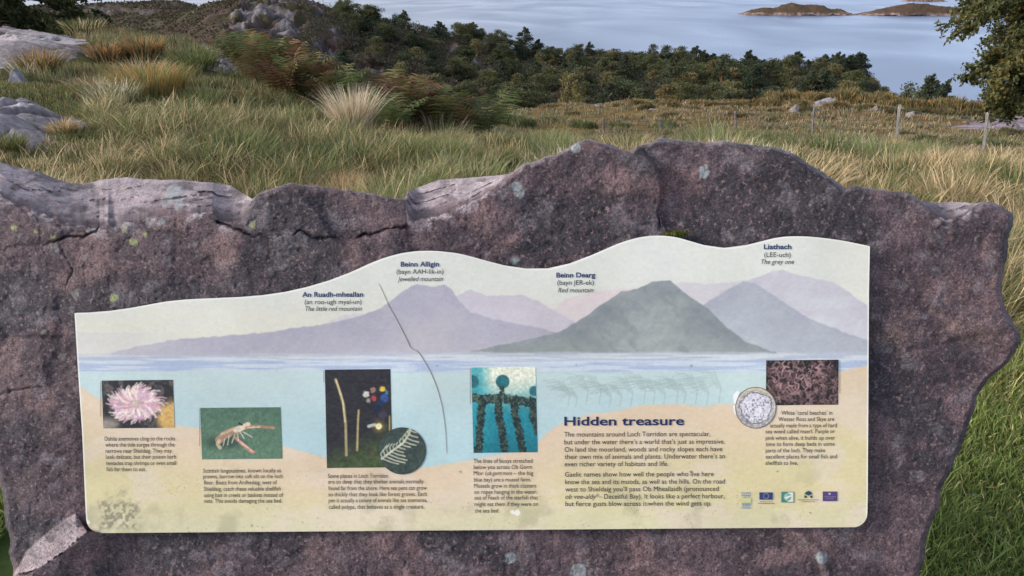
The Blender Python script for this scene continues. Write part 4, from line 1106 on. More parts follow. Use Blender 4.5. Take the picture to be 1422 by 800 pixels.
def boulder(name, label, px, py, wpx, hpx, seed, tint, depth=1.0, group=None, dist=None, cat='boulder'):
    p = hit(px, py) if dist is None else at_d(px, dist)
    d = math.hypot(p[0], p[1]); rx = wpx / F * d / 2; rz = hpx / F * d * .62
    n1_, n2_ = 40, 26
    th, ph = np.meshgrid(np.linspace(0, 2 * math.pi, n1_), np.linspace(0, math.pi, n2_))
    u = np.stack([np.cos(th) * np.sin(ph), np.sin(th) * np.sin(ph), np.cos(ph)], -1)
    r_ = np.ones(th.shape)
    rr = np.random.default_rng(seed)
    for k_ in range(11):                                   # broken by random cleavage planes
        nrm = rr.normal(size=3); nrm /= np.linalg.norm(nrm)
        dd = rr.uniform(.40, .80)
        q = u @ nrm
        r_ = np.where(q > 1e-3, np.minimum(r_, dd / np.maximum(q, 1e-3)), r_)
    r_ = r_ * (1 + .10 * (fbm(u[..., 0] * 3 + u[..., 2] * 2, u[..., 1] * 3, 4, seed) - .5))
    V_ = u * r_[..., None] * np.array([rx, rx * depth, rz]) + p + np.array([0, 0, rz * .45])
    t = np.array(tint)
    c = mixc(t * .6, t * 1.15, fbm(u[..., 0] * 4 + 5, u[..., 2] * 4 + u[..., 1] * 2, 4, seed + 1))
    o = mk(name, V_.reshape(-1, 3), gridq(n2_, n1_)[:, ::-1], mats=M_stone, col=c.reshape(-1, 3), smooth=False)
    OUT.append([(p[0] - rx * .8, p[1] - rx * .6), (p[0] + rx * .8, p[1] - rx * .6), (p[0] + rx * .8, p[1] + rx * .6), (p[0] - rx * .8, p[1] + rx * .6)])
    return tag(o, label, cat, group)
boulder('boulder', 'blue grey angular boulder resting at the edge of the bedrock pavement', 25, 119, 32, 20, 301, (.20, .20, .235))
boulder('boulder', 'dull brown rounded stone half hidden in grass behind the grey boulder', 36, 102, 30, 12, 302, (.22, .18, .18))
boulder('boulder', 'larger pale split boulder standing on the moor behind the fence', 1105, 156, 18, 13, 317, (.22, .205, .205))
boulder('boulder', 'small rounded pale stone right of the tall leaning fence post', 1265, 162, 13, 8, 304, (.27, .25, .25))
boulder('boulder', 'small tan stone on the moor between two fence posts', 1216, 156, 9, 9, 305, (.22, .18, .16))
boulder('boulder', 'low pinkish stone on the moor edge under the dark wood', 832, 150, 14, 6, 306, (.24, .20, .19))
boulder('boulder', 'flat pale stone beside a dark bush on the far moor', 906, 154, 17, 5, 307, (.22, .19, .19))
boulder('pebble', 'larger grey stone lying in the short grass right of the slab', 1348, 694, 12, 9, 308, (.22, .21, .23), cat='stone')
boulder('pebble', 'small pinkish stone lying in the short grass at the right edge', 1400, 718, 11, 9, 309, (.24, .19, .18), cat='stone')
boulder('pebble', 'grey stone tucked in short grass against the slab edge', 1324, 648, 9, 10, 310, (.25, .24, .25), cat='stone')

# ------------------------------------------------------------------ grass
def blades(Pb, h, w, ang, lean, col, tip=None, face=None, r=rng, seedhead=None):
    """tapered bent blades: 7 points each"""
    n = len(Pb)
    toeye = np.arctan2(EYE[1] - Pb[:, 1], EYE[0] - Pb[:, 0])
    fa = toeye + r.uniform(-1.1, 1.1, n)
    wd = np.stack([-np.sin(fa), np.cos(fa), np.zeros(n)], -1)
    ld = np.stack([np.cos(ang), np.sin(ang), np.zeros(n)], -1)
    rows = []
    for t, ww in ((0, 1), (.4, .9), (.75, .6), (1, 0)):
        off = ld * (lean * h * t ** 1.8)[:, None]
        zz = h * t * np.sqrt(np.maximum(1 - (lean * t * .75) ** 2, .12))
        c = Pb + off + np.stack([np.zeros(n), np.zeros(n), zz], -1)
        if ww > 0:
            if seedhead is not None and t == .75: ww = np.where(seedhead, 1.9, ww)[:, None]
            rows += [c - wd * (w[:, None] * ww / 2), c + wd * (w[:, None] * ww / 2)]
        else:
            rows.append(c)
    V_ = np.stack(rows, 1)
    b = np.arange(n)[:, None] * 7
    Q_ = np.concatenate([b + np.array([[0, 1, 3, 2]]), b + np.array([[2, 3, 5, 4]])])
    T_ = b + np.array([[4, 5, 6]])
    tp = col if tip is None else tip
    ts = np.array([0, 0, .4, .4, .75, .75, 1])[None, :, None]
    C_ = col[:, None, :] * (1 - ts) + tp[:, None, :] * ts
    return V_.reshape(-1, 3), Q_, T_, C_.reshape(-1, 3)

SLABZ = [(-1.35, .55), (1.02, .55), (1.05, 1.95), (-1.5, 1.95)]
def clear(x, y):
    ok = ~inpoly(x, y, SLABZ)
    for p in OUT:
        xs = [q[0] for q in p]; ys = [q[1] for q in p]
        m = (x > min(xs)) & (x < max(xs)) & (y > min(ys)) & (y < max(ys))
        if m.any():
            ins = np.zeros(x.shape, bool); ins[m] = inpoly(x[m], y[m], p); ok &= ~ins
    return ok
PAL = dict(green=G3(0.104, 0.136, 0.040), fresh=G3(0.140, 0.178, 0.054), olive=G3(0.177, 0.159, 0.062), straw=G3(0.439, 0.351, 0.202), tan=G3(0.305, 0.224, 0.123), gold=G3(0.329, 0.190, 0.043), dark=G3(0.051, 0.067, 0.025), rust=G3(0.213, 0.101, 0.043), grey=G3(0.512, 0.448, 0.347), sage=G3(0.165, 0.184, 0.106))
PAL = {k_: (v_ + (v_.mean() - v_) * .14) * np.array([1.34, 1.27, 1.2]) for k_, v_ in PAL.items()}
def pick(n, w):
    """w: dict colour -> weight array"""
    ks = list(w); W_ = np.stack([np.broadcast_to(w[k], (n,)) for k in ks], 0).astype(float); W_ = np.maximum(W_, 0)
    cw = np.cumsum(W_ / W_.sum(0), 0); u = rng.random(n)
    idx = (u[None, :] > cw).sum(0).clip(0, len(ks) - 1)
    c = np.array([PAL[k] for k in ks])[idx]
    return c * rng.uniform(.72, 1.28, (n, 1)) * rng.uniform(.93, 1.07, (n, 3)), idx, ks
def patchcol(x, y, d, r=None):
    n = len(x)
    px_, py_ = project(np.stack([x, y, ground_z(x, y, False)], -1))
    a = fbm(x / 1.6, y / 1.6, 3, 401); b = fbm(x / 2.7 + 5, y / 2.7, 3, 402); e = fbm(x / .8, y / .8, 2, 403); g = fbm(x / 6, y / 6, 3, 404)
    leftg = sstep(380, 200, px_) * sstep(9.0, 10.5, d) * sstep(30, 20, d)
    mid = sstep(330, 470, px_) * sstep(860, 700, px_) * sstep(24, 12, d)
    right = sstep(760, 950, px_)
    farm = sstep(24, 36, d)
    w = dict(green=1.0 + 1.0 * mid + sstep(.52, .62, a) * 2 - 1.0 * right * (d > 8) - farm,
             fresh=.7 + .9 * mid + sstep(.55, .65, b) * 1.6 - .6 * right - farm,
             olive=.95 + .5 * right + .6 * leftg,
             straw=.22 + sstep(.54, .66, e) * 1.2 * (1 - .6 * mid) * sstep(12, 8, d) + .25 * right - .3 * farm - .2 * leftg,
             tan=.2 + .9 * right * sstep(7, 11, d) + .7 * farm,
             gold=.05 + .15 * right * sstep(12, 22, d) + 1.6 * leftg * sstep(.42, .6, b) + .45 * farm * sstep(.42, .62, g),
             dark=.6 + .7 * right * sstep(9, 14, d) + .8 * farm * sstep(.46, .6, b) + sstep(.50, .64, g) * 1.3 + sstep(.46, .36, a) * 1.2,
             rust=.03 + 1.1 * farm * sstep(.54, .40, g) + .8 * leftg * sstep(.58, .68, a) + .45 * right * sstep(9, 14, d) * sstep(.45, .6, b),
             sage=.3 + .6 * mid * sstep(.5, .6, a))
    return pick(n, w)

def scatter(n, d0, d1, a0, a1, power=0.0):
    u = rng.random(n)
    d = d0 + (d1 - d0) * u if power == 0 else (d0 ** power + (d1 ** power - d0 ** power) * u) ** (1 / power)
    a = rng.uniform(a0, a1, n)
    x = d * np.sin(a); y = d * np.cos(a)
    ok = clear(x, y)
    return x[ok], y[ok]

AW = R(48)
def tussocky(x, y, size, pull, seed):
    f, dx, dy, idv, f2 = cells(x / size, y / size, seed)
    x2 = x - dx * size * pull; y2 = y - dy * size * pull
    return x2, y2, np.arctan2(dy, dx), f, idv

for px_, py_, rd_ in ((478, 284, .22), (492, 200, .34)):
    q_ = hit(px_, py_); OUT.append([(q_[0] - rd_, q_[1] - rd_ * 2), (q_[0] + rd_, q_[1] - rd_ * 2), (q_[0] + rd_, q_[1] + rd_), (q_[0] - rd_, q_[1] + rd_)])
# tall grass behind the slab
ga = Acc()
x, y = scatter(520000, 2.9, 14.5, -AW, AW)
x2, y2, out_a, f, idv = tussocky(x, y, .36, .22, 411)
d = np.hypot(x2, y2)
keep = (d > 3.1) & clear(x2, y2) & ((y2 > 2.25) | (np.abs(x2) > 1.75))
keep &= ~((x2 > 1.1) & (d < 4.6 + .5 * (fbm(x2 * 2, y2 * 2, 2, 9) - .5)) & (rng.random(len(x2)) < .97 - .5 * sstep(3.6, 4.6, d)))
x2, y2, out_a, f, idv, d = [q[keep] for q in (x2, y2, out_a, f, idv, d)]
n = len(x2); z2 = ground_z(x2, y2)
c, idx, ks = patchcol(x2, y2, d)
gpx_, gpy_ = project(np.stack([x2, y2, z2], -1))
hh = (.04 + .27 * sstep(.3, .7, fbm(x2 / .9, y2 / .9, 3, 412)) ** 1.3 + .12 * idv) * (.55 + .65 * sstep(.35, .6, fbm(x2 / 2.6, y2 / 2.6, 3, 417))) * rng.uniform(.45, 1.0, n) * (1 - .35 * sstep(9, 14, d))
hh = hh * (1 - .58 * sstep(160, 100, gpx_) * sstep(5.4, 6.2, d)) * (1 - .3 * sstep(800, 1000, gpx_) * sstep(6, 10, d))
straw = np.isin(idx, [ks.index('straw'), ks.index('tan')])
hh = hh * np.where(straw, 1.18, 1.0)
ww = np.where(straw, .0018, .0034) * (1 + d / 11) * rng.uniform(.6, 1.3, n)
wind = -.3 + 1.0 * (fbm(x2 / 2, y2 / 2, 2, 413) - .5)
la = np.where(rng.random(n) < .35, out_a, wind + rng.normal(0, 1.1, n))
ln = np.clip(np.abs(rng.normal(.62, .3, n)) + .2 * f, .05, 1.15)
tip = c * np.where(rng.random(n) < .3, 1.0, 1.15)[:, None]
tip = np.where((rng.random(n) < .22)[:, None], mixc(c, np.repeat(PAL['straw'][None], n, 0), .6), tip)
V_, Q_, T_, C_ = blades(np.stack([x2, y2, z2 - .02], -1), hh, ww, la, ln, c, tip, seedhead=straw & (rng.random(n) < .5))
ga.add(V_, Q_, T_); ga.C.append(C_)
x, y = scatter(9000, 3.4, 15, -AW, AW)
sel = fbm(x / 1.3, y / 1.3, 2, 415) > .53
x, y = x[sel], y[sel]; n = len(x); d = np.hypot(x, y)
sel = (d > 4.4) & ~((np.arctan2(x, y) < -R(22)) & (d > 6.8)); x, y, d = x[sel], y[sel], d[sel]; n = len(x)
c = np.repeat(PAL['straw'][None], n, 0) * rng.uniform(.7, 1.25, (n, 1)) * np.array([1.0, .97, .9])
V_, Q_, T_, C_ = blades(np.stack([x, y, ground_z(x, y)], -1), rng.uniform(.20, .40, n) * (1 - .3 * sstep(8, 14, d)), .0012 * (1 + d / 7) * rng.uniform(.7, 1.3, n), rng.uniform(0, 6.28, n), np.abs(rng.normal(.30, .22, n)), c, c, seedhead=rng.random(n) < .7)
ga.add(V_, Q_, T_); ga.C.append(C_)
x, y = scatter(60000, 6.2, 13.5, -R(40), -R(20)); n = len(x); d = np.hypot(x, y)
c, idx, ks = patchcol(x, y, d)
V_, Q_, T_, C_ = blades(np.stack([x, y, ground_z(x, y) - .01], -1), (.03 + .11 * fbm(x / .5, y / .5, 3, 418)) * rng.uniform(.6, 1.2, n), .0045 * rng.uniform(.7, 1.4, n) * (d / 7), rng.uniform(0, 6.28, n), np.abs(rng.normal(.5, .25, n)), c, c * 1.1)
ga.add(V_, Q_, T_); ga.C.append(C_)
o = ga.build('tall_grass', M_grass, origin=np.zeros(3)); tag(o, 'tall tangled green and straw coloured grass behind the slab', 'grass', kind='stuff')
# moor grass beyond
ma = Acc()
for n0, d0, d1, w0, h0, sz in ((190000, 13.5, 32, .009, .20, .8), (135000, 30, 80, .022, .22, 1.6)):
    x, y = scatter(n0, d0, d1, -AW, AW, .5)
    x2, y2, out_a, f, idv = tussocky(x, y, sz, .3, 421)
    keep = clear(x2, y2) & (ground_z(x2, y2, False) > -13.5)
    x2, y2, out_a, f, idv = [q[keep] for q in (x2, y2, out_a, f, idv)]
    d = np.hypot(x2, y2); n = len(x2); z2 = ground_z(x2, y2)
    c, idx, ks = patchcol(x2, y2, d)
    c = (c + (c.mean(1, keepdims=True) - c) * .16) * .90
    hh = h0 * (.35 + .9 * fbm(x2 / 2.5, y2 / 2.5, 3, 422) + .35 * idv) * rng.uniform(.6, 1.25, n) * np.where(np.isin(idx, [ks.index('dark'), ks.index('rust')]), .8, 1)
    ww = w0 * (d / d0) * rng.uniform(.6, 1.4, n)
    V_, Q_, T_, C_ = blades(np.stack([x2, y2, z2 - .02], -1), hh, ww, np.where(rng.random(n) < .5, out_a, rng.normal(-.2, .9, n)), np.clip(np.abs(rng.normal(.3, .25, n)), 0, .9), c, c * 1.12)
    ma.add(V_, Q_, T_); ma.C.append(C_)
o = ma.build('moor_grass', M_grass, origin=np.zeros(3)); tag(o, 'brown and gold moor grass sloping away to the wood', 'moor grass', kind='stuff')
# short lawn grass beside the slab
la_ = Acc()
x, y = scatter(300000, .9, 4.4, -R(44), R(44), 1.6)
keep = ((x > .55) & (x < 3.2)) | ((x < -.62) & (y < 2.3) & (x > -2.2))
x, y = x[keep], y[keep]; n = len(x); d = np.hypot(x, y)
z = ground_z(x, y)
patch = fbm(x / .25, y / .25, 3, 431)
hh = (.02 + .045 * patch) * rng.uniform(.6, 1.5, n)
long_ = rng.random(n) < .012; hh = np.where(long_, hh * 3.2, hh)
c, idx, ks = pick(n, dict(green=1.2, fresh=1.5 * sstep(.4, .6, patch) + .6, dark=.35, straw=.10 + .6 * sstep(2.6, 3.8, d), olive=.5 * sstep(2.2, 3.6, d)))
c = c * np.array([1.12, 1.25, 1.0])
V_, Q_, T_, C_ = blades(np.stack([x, y, z - .005], -1), hh, np.where(long_, .0035, .0042) * rng.uniform(.6, 1.4, n), rng.uniform(0, 6.28, n), np.clip(rng.normal(.6, .3, n), 0, 1.1), c, c * 1.1)
la_.add(V_, Q_, T_); la_.C.append(C_)
o = la_.build('lawn_grass', M_grass, origin=np.zeros(3)); tag(o, 'short green grass growing beside the foot of the slab', 'lawn', kind='stuff')

# ------------------------------------------------------------------ tussocks and clumps one can point at
def tussock_mesh(n, h, spread, w, cols, r_, dome=.0, lean=.55):
    a = r_.uniform(0, 2 * math.pi, n); q = np.sqrt(r_.random(n))
    x = np.cos(a) * q * spread * .5; y = np.sin(a) * q * spread * .5
    Pb = np.stack([x, y, np.full(n, -.03)], -1)
    cc_ = np.array(cols)[r_.integers(0, len(cols), n)] * r_.uniform(.75, 1.25, (n, 1))
    hh = h * r_.uniform(.55, 1.1, n) * (1 - dome * q)
    return blades(Pb, hh, np.full(n, w) * r_.uniform(.6, 1.3, n), a + r_.normal(0, .5, n), np.clip(lean * (.25 + q) + r_.normal(0, .12, n), 0, 1.1), cc_, cc_ * 1.1, r=r_)
def tussock(label, px, py, hpx, wpx, cols, n, seed, lean=.55, wpxb=1.2, group=None, name='grass_tussock', cat='grass tussock', dome=0.0):
    p = near_hit(px, py, 26.0); d = math.hypot(p[0], p[1])
    V_, Q_, T_, C_ = tussock_mesh(n, hpx / F * d, wpx / F * d * .6, wpxb / F * d, [PAL[k] for k in cols], np.random.default_rng(seed), dome, lean)
    o = mk(name, V_ + p, Q_, T_, M_grass, C_, origin=p)
    return tag(o, label, cat, group)
tussock('tall pale silvery grass tussock standing at the end of the brown bracken', 492, 198, 80, 58, ['grey', 'grey', 'straw', 'sage'], 1000, 501, .42, 1.0)
tussock('low tan feathery grass tussock close behind the middle of the slab', 478, 284, 52, 84, ['tan', 'straw', 'tan', 'gold'], 1500, 502, .75, 1.0)
tussock('golden grass clump growing out of the left bedrock pavement', 62, 104, 34, 56, ['gold', 'olive', 'rust', 'dark'], 420, 503, .6)
tussock('orange brown grass clump at the right end of the bedrock pavement', 150, 84, 24, 60, ['rust', 'gold', 'tan', 'dark'], 500, 504, .6)
tussock('rust and gold grass clump beside the orange brown one, behind the green grass', 200, 80, 28, 70, ['rust', 'gold', 'olive', 'dark'], 520, 505, .6)
tussock('dark olive grass clump on the skyline between tree and far hill', 118, 50, 22, 60, ['olive', 'dark', 'green', 'straw'], 460, 506, .5)
tussock('small ochre grass tuft in the cracks of the lower bedrock', 88, 188, 26, 34, ['olive', 'gold', 'straw'], 300, 507, .7)
tussock('dark green tuft at the left edge under the lower bedrock', 14, 212, 30, 44, ['dark', 'green', 'olive'], 380, 508, .7)
tussock('large bright golden grass bank left of the grey boulder clump', 210, 130, 40, 130, ['gold', 'olive', 'fresh', 'gold', 'green'], 900, 509, .5)
tussock('fresh green grass clump right behind the pale rock facet', 622, 238, 52, 90, ['fresh', 'green', 'fresh', 'sage'], 800, 510, .5)
for k_, (px_, py_) in enumerate([(866, 205), (880, 212)]):
    tussock('whitish grass tuft sprouting behind the notch in the slab top', px_, py_, 16, 20, ['grey', 'straw'], 60, 520 + k_, .7, group='whitish tufts behind the slab notch')

# clumps of rush, green grass and dead heather standing out of the sward
TK = []
for k_, (cols, hh_, ww_, nn_, ln_) in enumerate([(['fresh', 'green', 'sage'], .42, .010, 420, .55), (['green', 'dark', 'fresh'], .46, .010, 460, .6), (['dark', 'green', 'olive'], .34, .011, 420, .8), (['straw', 'tan', 'olive'], .40, .009, 380, .7), (['sage', 'grey', 'green'], .44, .009, 400, .5), (['rust', 'dark', 'tan'], .24, .014, 420, .9)]):
    V_, Q_, T_, C_ = tussock_mesh(nn_, hh_, .62, ww_, [PAL[c_] for c_ in cols], np.random.default_rng(560 + k_), .2, ln_)
    TK.append(np_mesh('grass_tussock', V_, Q_, T_, [M_grass], C_))
TL = [('bright green grass tussock rising above the tall grass', 'bright green tussocks'), ('deep green rushy tussock rising above the tall grass', 'deep green tussocks'), ('dark low tangled grass clump among the tall grass', 'dark grass clumps'), ('straw coloured tussock leaning among the tall grass', 'straw tussocks'), ('grey green spiky tussock among the tall grass', 'grey green tussocks'), ('low dead reddish brown heather clump among the grass', 'dead heather clumps')]
r7 = np.random.default_rng(44); got = []
while len(got) < 130:
    a_ = r7.uniform(-R(35), R(36)); d_ = 3.9 + 17 * r7.random() ** 1.5
    x_, y_ = d_ * math.sin(a_), d_ * math.cos(a_)
    if not clear(np.array([x_]), np.array([y_]))[0] or any(math.hypot(x_ - q[0], y_ - q[1]) < .07 * d_ for q in got) or (a_ < -R(23) and d_ < 11) or (a_ > R(24) and d_ < 5): continue
    got.append((x_, y_))
    pr = np.array([1.3, 1.2, 1.2, .6, .7, .5]) if a_ < R(5) else np.array([.5, .6, 1.1, 1.3, .9, 1.2])
    if d_ < 6: pr = pr * np.array([1.2, 1.2, 1, 1, .8, .3])
    k_ = int(r7.choice(6, p=pr / pr.sum()))
    o = bpy.data.objects.new('heather_clump' if k_ == 5 else 'grass_tussock', TK[k_]); link(o)
    s_ = r7.uniform(.6, 1.15) * (.8 if d_ < 6 else 1.0) * (1 + .25 * (d_ > 12)); o.scale = (s_ * r7.uniform(.9, 1.5), s_ * r7.uniform(.9, 1.3), s_)
    o.location = (x_, y_, float(ground_z(np.array([x_]), np.array([y_]))[0])); o.rotation_euler = (0, 0, r7.uniform(0, 6.28))
    tag(o, TL[k_][0], 'heather' if k_ == 5 else 'grass tussock', TL[k_][1])

# moor bushes: low domes of fine shoots
def moor_bush(cols, seed, n=1500, flat_=.55):
    r_ = np.random.default_rng(seed); a = Acc()
    lob = [(r_.uniform(-.55, .55), r_.uniform(-.4, .4), r_.uniform(.3, .55)) for _ in range(6)]
    for cx, cy, rad in lob:
        k_ = n // 6
        th = r_.uniform(0, 2 * math.pi, k_); q = np.sqrt(r_.random(k_)) * rad
        x = cx + np.cos(th) * q; y = cy + np.sin(th) * q
        top = flat_ * (rad / .5) * np.sqrt(np.maximum(1 - (q / rad) ** 2, 0.02))
        hgt = top * r_.uniform(.35, .7, k_)
        Pb = np.stack([x, y, top * r_.uniform(.0, .6, k_)], -1)
        cc_ = np.array(cols)[r_.integers(0, len(cols), k_)] * r_.uniform(.7, 1.3, (k_, 1))
        V_, Q_, T_, C_ = blades(Pb, hgt + .05, np.full(k_, .035) * r_.uniform(.6, 1.5, k_), th + r_.normal(0, .6, k_), np.abs(r_.normal(.35, .2, k_)), cc_, cc_ * 1.08, r=r_)
        a.add(V_, Q_, T_); a.C.append(C_)
    V_, Q_, T_, C_ = a.get()
    return np_mesh('moor_bush', V_, Q_, T_, [M_grass], C_)
bm_gold = [moor_bush([PAL['gold'] * .62, PAL['olive'] * .8, PAL['olive'] * .7, PAL['tan'] * .7, PAL['dark']], 531 + k_) for k_ in range(2)]
bm_dark = [moor_bush([PAL['dark'], PAL['dark'] * 1.2, PAL['rust'] * .6, PAL['olive'] * .6], 535 + k_) for k_ in range(2)]
bm_green = [moor_bush([PAL['green'], PAL['dark'], PAL['sage'], PAL['green']], 538)]
def place(meshes, name, px, py, wpx, hpx, label, cat, group, k_, dist=None):
    p = hit(px, py) if dist is None else at_d(px, dist)
    d = math.hypot(p[0], p[1])
    o = bpy.data.objects.new(name, meshes[k_ % len(meshes)]); link(o)
    o.location = p - np.array([0, 0, .05]); o.rotation_euler = (0, 0, k_ * 1.7)
    sx_ = wpx / F * d / 1.5; sz = hpx / F * d / .6
    o.scale = (sx_, sx_, sz)
    return tag(o, label, cat, group)
for k_, (px_, py_, w_, h_) in enumerate([(1090, 140, 46, 16), (1062, 146, 40, 12), (1130, 137, 34, 12), (1190, 142, 60, 18), (1224, 144, 50, 16), (1250, 150, 46, 14), (1300, 152, 60, 18), (1336, 154, 46, 18), (1368, 156, 40, 14), (1160, 150, 30, 9), (1020, 146, 40, 8), (980, 146, 44, 9), (930, 145, 40, 9), (880, 146, 36, 8), (820, 144, 40, 8), (770, 148, 36, 6), (1280, 146, 40, 14), (1110, 148, 30, 10)]):
    place(bm_gold, 'moor_bush', px_, py_, w_, h_, 'rounded ochre gold bush on the moor edge below the water', 'bush', 'golden bushes along the moor edge', k_)
for k_, (px_, py_, w_, h_) in enumerate([(1272, 161, 44, 14), (1310, 163, 46, 13), (1346, 163, 40, 12), (1124, 156, 26, 12), (1200, 153, 34, 10), (1076, 156, 24, 8), (900, 152, 26, 10), (860, 149, 20, 7), (960, 153, 24, 7), (1030, 163, 40, 8), (1080, 170, 30, 7), (1250, 168, 26, 8), (1400, 188, 34, 12), (1150, 166, 30, 6), (940, 164, 34, 8), (800, 160, 34, 9), (1260, 190, 22, 10), (1316, 196, 26, 8), (1240, 158, 26, 12)]):
    place(bm_dark, 'heather_bush', px_, py_, w_, h_, 'low dark brown heather bush scattered over the moor', 'bush', 'dark heather bushes on the moor', k_)
for k_, (px_, py_, w_, h_) in enumerate([(730, 176, 40, 16), (770, 172, 40, 14), (700, 168, 40, 12), (810, 178, 34, 12), (930, 180, 44, 14), (660, 172, 36, 14), (980, 186, 30, 9), (860, 180, 30, 12), (1300, 200, 50, 14), (1350, 204, 50, 14), (1395, 206, 40, 12)]):
    place(bm_green, 'green_bush', px_, py_, w_, h_, 'low dark green leafy clump in the grass near the fence', 'bush', 'green clumps along the fence', k_)

# bracken
def frond_pts(r_, L, a, arch, cols):
    A_ = Acc(); n = 15
    t = np.linspace(0, 1, n)
    rad = L * (.10 * t + .46 * t ** 1.7) * arch; zz = L * (1.0 * t - .34 * arch * t ** 2.6)
    x = np.cos(a) * rad; y = np.sin(a) * rad
    spine = np.stack([x, y, zz], -1)
    col = cols[int(r_.integers(0, len(cols)))] * r_.uniform(.55, 1.45)
    V_, q_ = tube(spine, np.linspace(.006, .002, n), 3); A_.add(V_, q_, None, col * np.array([1.15, .9, .8]))
    side = np.array([-math.sin(a), math.cos(a), 0])
    for i in range(4, n):
        ln = L * .36 * math.sin(math.pi * min(1, (1 - t[i]) * .92 + .12)) ** .8
        tang = spine[i] - spine[i - 1]; tang /= np.linalg.norm(tang)
        for sg in (-1, 1):
            for sub in range(1):
                b0 = spine[i] - tang * (L / n) * .5 * sub
                dirv = side * sg + tang * .45 + np.array([0, 0, -.22]) + r_.normal(0, .08, 3)
                nrm = np.cross(dirv, tang); nrm /= np.linalg.norm(nrm)
                wv = np.cross(nrm, dirv); wv = wv / np.linalg.norm(wv) * L * .013
                p1 = b0 + dirv * ln * .5; p2 = b0 + dirv * ln + np.array([0, 0, -.12 * ln])
                cc_ = col * r_.uniform(.85, 1.15)
                A_.add([b0 - wv, b0 + wv, p1 + wv * .9, p1 - wv * .9, p2], [(0, 1, 2, 3)], [(3, 2, 4)], cc_)
    return A_
def bracken_mesh(seed, cols, nf=10):
    r_ = np.random.default_rng(seed); B_ = Acc()
    for k_ in range(nf):
        f_ = frond_pts(r_, r_.uniform(.6, 1.0), k_ * 2.4 + r_.uniform(-.4, .4), r_.uniform(.45, 1.0), cols)
        V_, Q_, T_, C_ = f_.get()
        B_.add(V_ + np.array([r_.uniform(-.12, .12), r_.uniform(-.12, .12), 0]), Q_, T_); B_.C.append(C_)
    V_, Q_, T_, C_ = B_.get()
    return np_mesh('bracken', V_, Q_, T_, [M_leaf], C_)
br_green = [bracken_mesh(551 + k_, [G3(.105, .130, .045), G3(.072, .098, .036), G3(.15, .145, .055)]) for k_ in range(2)]
br_brown = [bracken_mesh(556 + k_, [G3(.155, .088, .046), G3(.11, .064, .038), G3(.135, .12, .05)]) for k_ in range(2)]
r5 = np.random.default_rng(15)
bspots = []
for (x0, y0, x1, y1, nb) in [(330, 74, 480, 150, 40), (300, 60, 370, 90, 9), (400, 108, 500, 160, 20), (360, 100, 440, 140, 14), (520, 166, 680, 176, 20)]:
    for k_ in range(nb):
        u = (k_ + r5.uniform(.1, .9)) / nb
        px_ = x0 + (x1 - x0) * u; py_ = y0 + (y1 - y0) * u + r5.uniform(-6, 16)
        bspots.append((px_, py_, (x0 == 520)))
for k_, (px_, py_, mid) in enumerate(bspots):
    brown = r5.random() < (.3 if mid else .45)
    p = hit(px_, py_ + 10)
    if math.hypot(p[0], p[1]) > 40: continue
    o = bpy.data.objects.new('bracken', (br_brown if brown else br_green)[k_ % 2]); link(o)
    o.location = p; o.rotation_euler = (r5.uniform(-.1, .1), r5.uniform(-.1, .1), r5.uniform(0, 6.28))
    s_ = r5.uniform(.65, 1.1) * (1.0 if not mid else 1.15); o.scale = (s_, s_, s_)
    if brown: tag(o, 'rust brown bracken plant with arching fronds in the bracken bank', 'bracken', 'brown bracken plants')
    else: tag(o, 'green bracken plant with arching fronds beyond the grass', 'bracken', 'green bracken plants')
# moss on the top edge of the board
p = onplane(938, 328, .004)
r_ = np.random.default_rng(77); n = 160
Pb = p + np.stack([r_.normal(0, .008, n), r_.normal(0, .003, n), r_.uniform(-.004, .004, n)], -1)
V_, Q_, T_, C_ = blades(Pb, r_.uniform(.004, .010, n), np.full(n, .003), r_.uniform(0, 6.28, n), r_.uniform(.1, .8, n), np.repeat(G3(.09, .10, .02)[None], n, 0) * r_.uniform(.6, 1.3, (n, 1)), r=r_)
tag(mk('moss_tuft', V_, Q_, T_, M_grass, C_), 'tiny green moss tuft on the crest of the board top edge', 'moss')

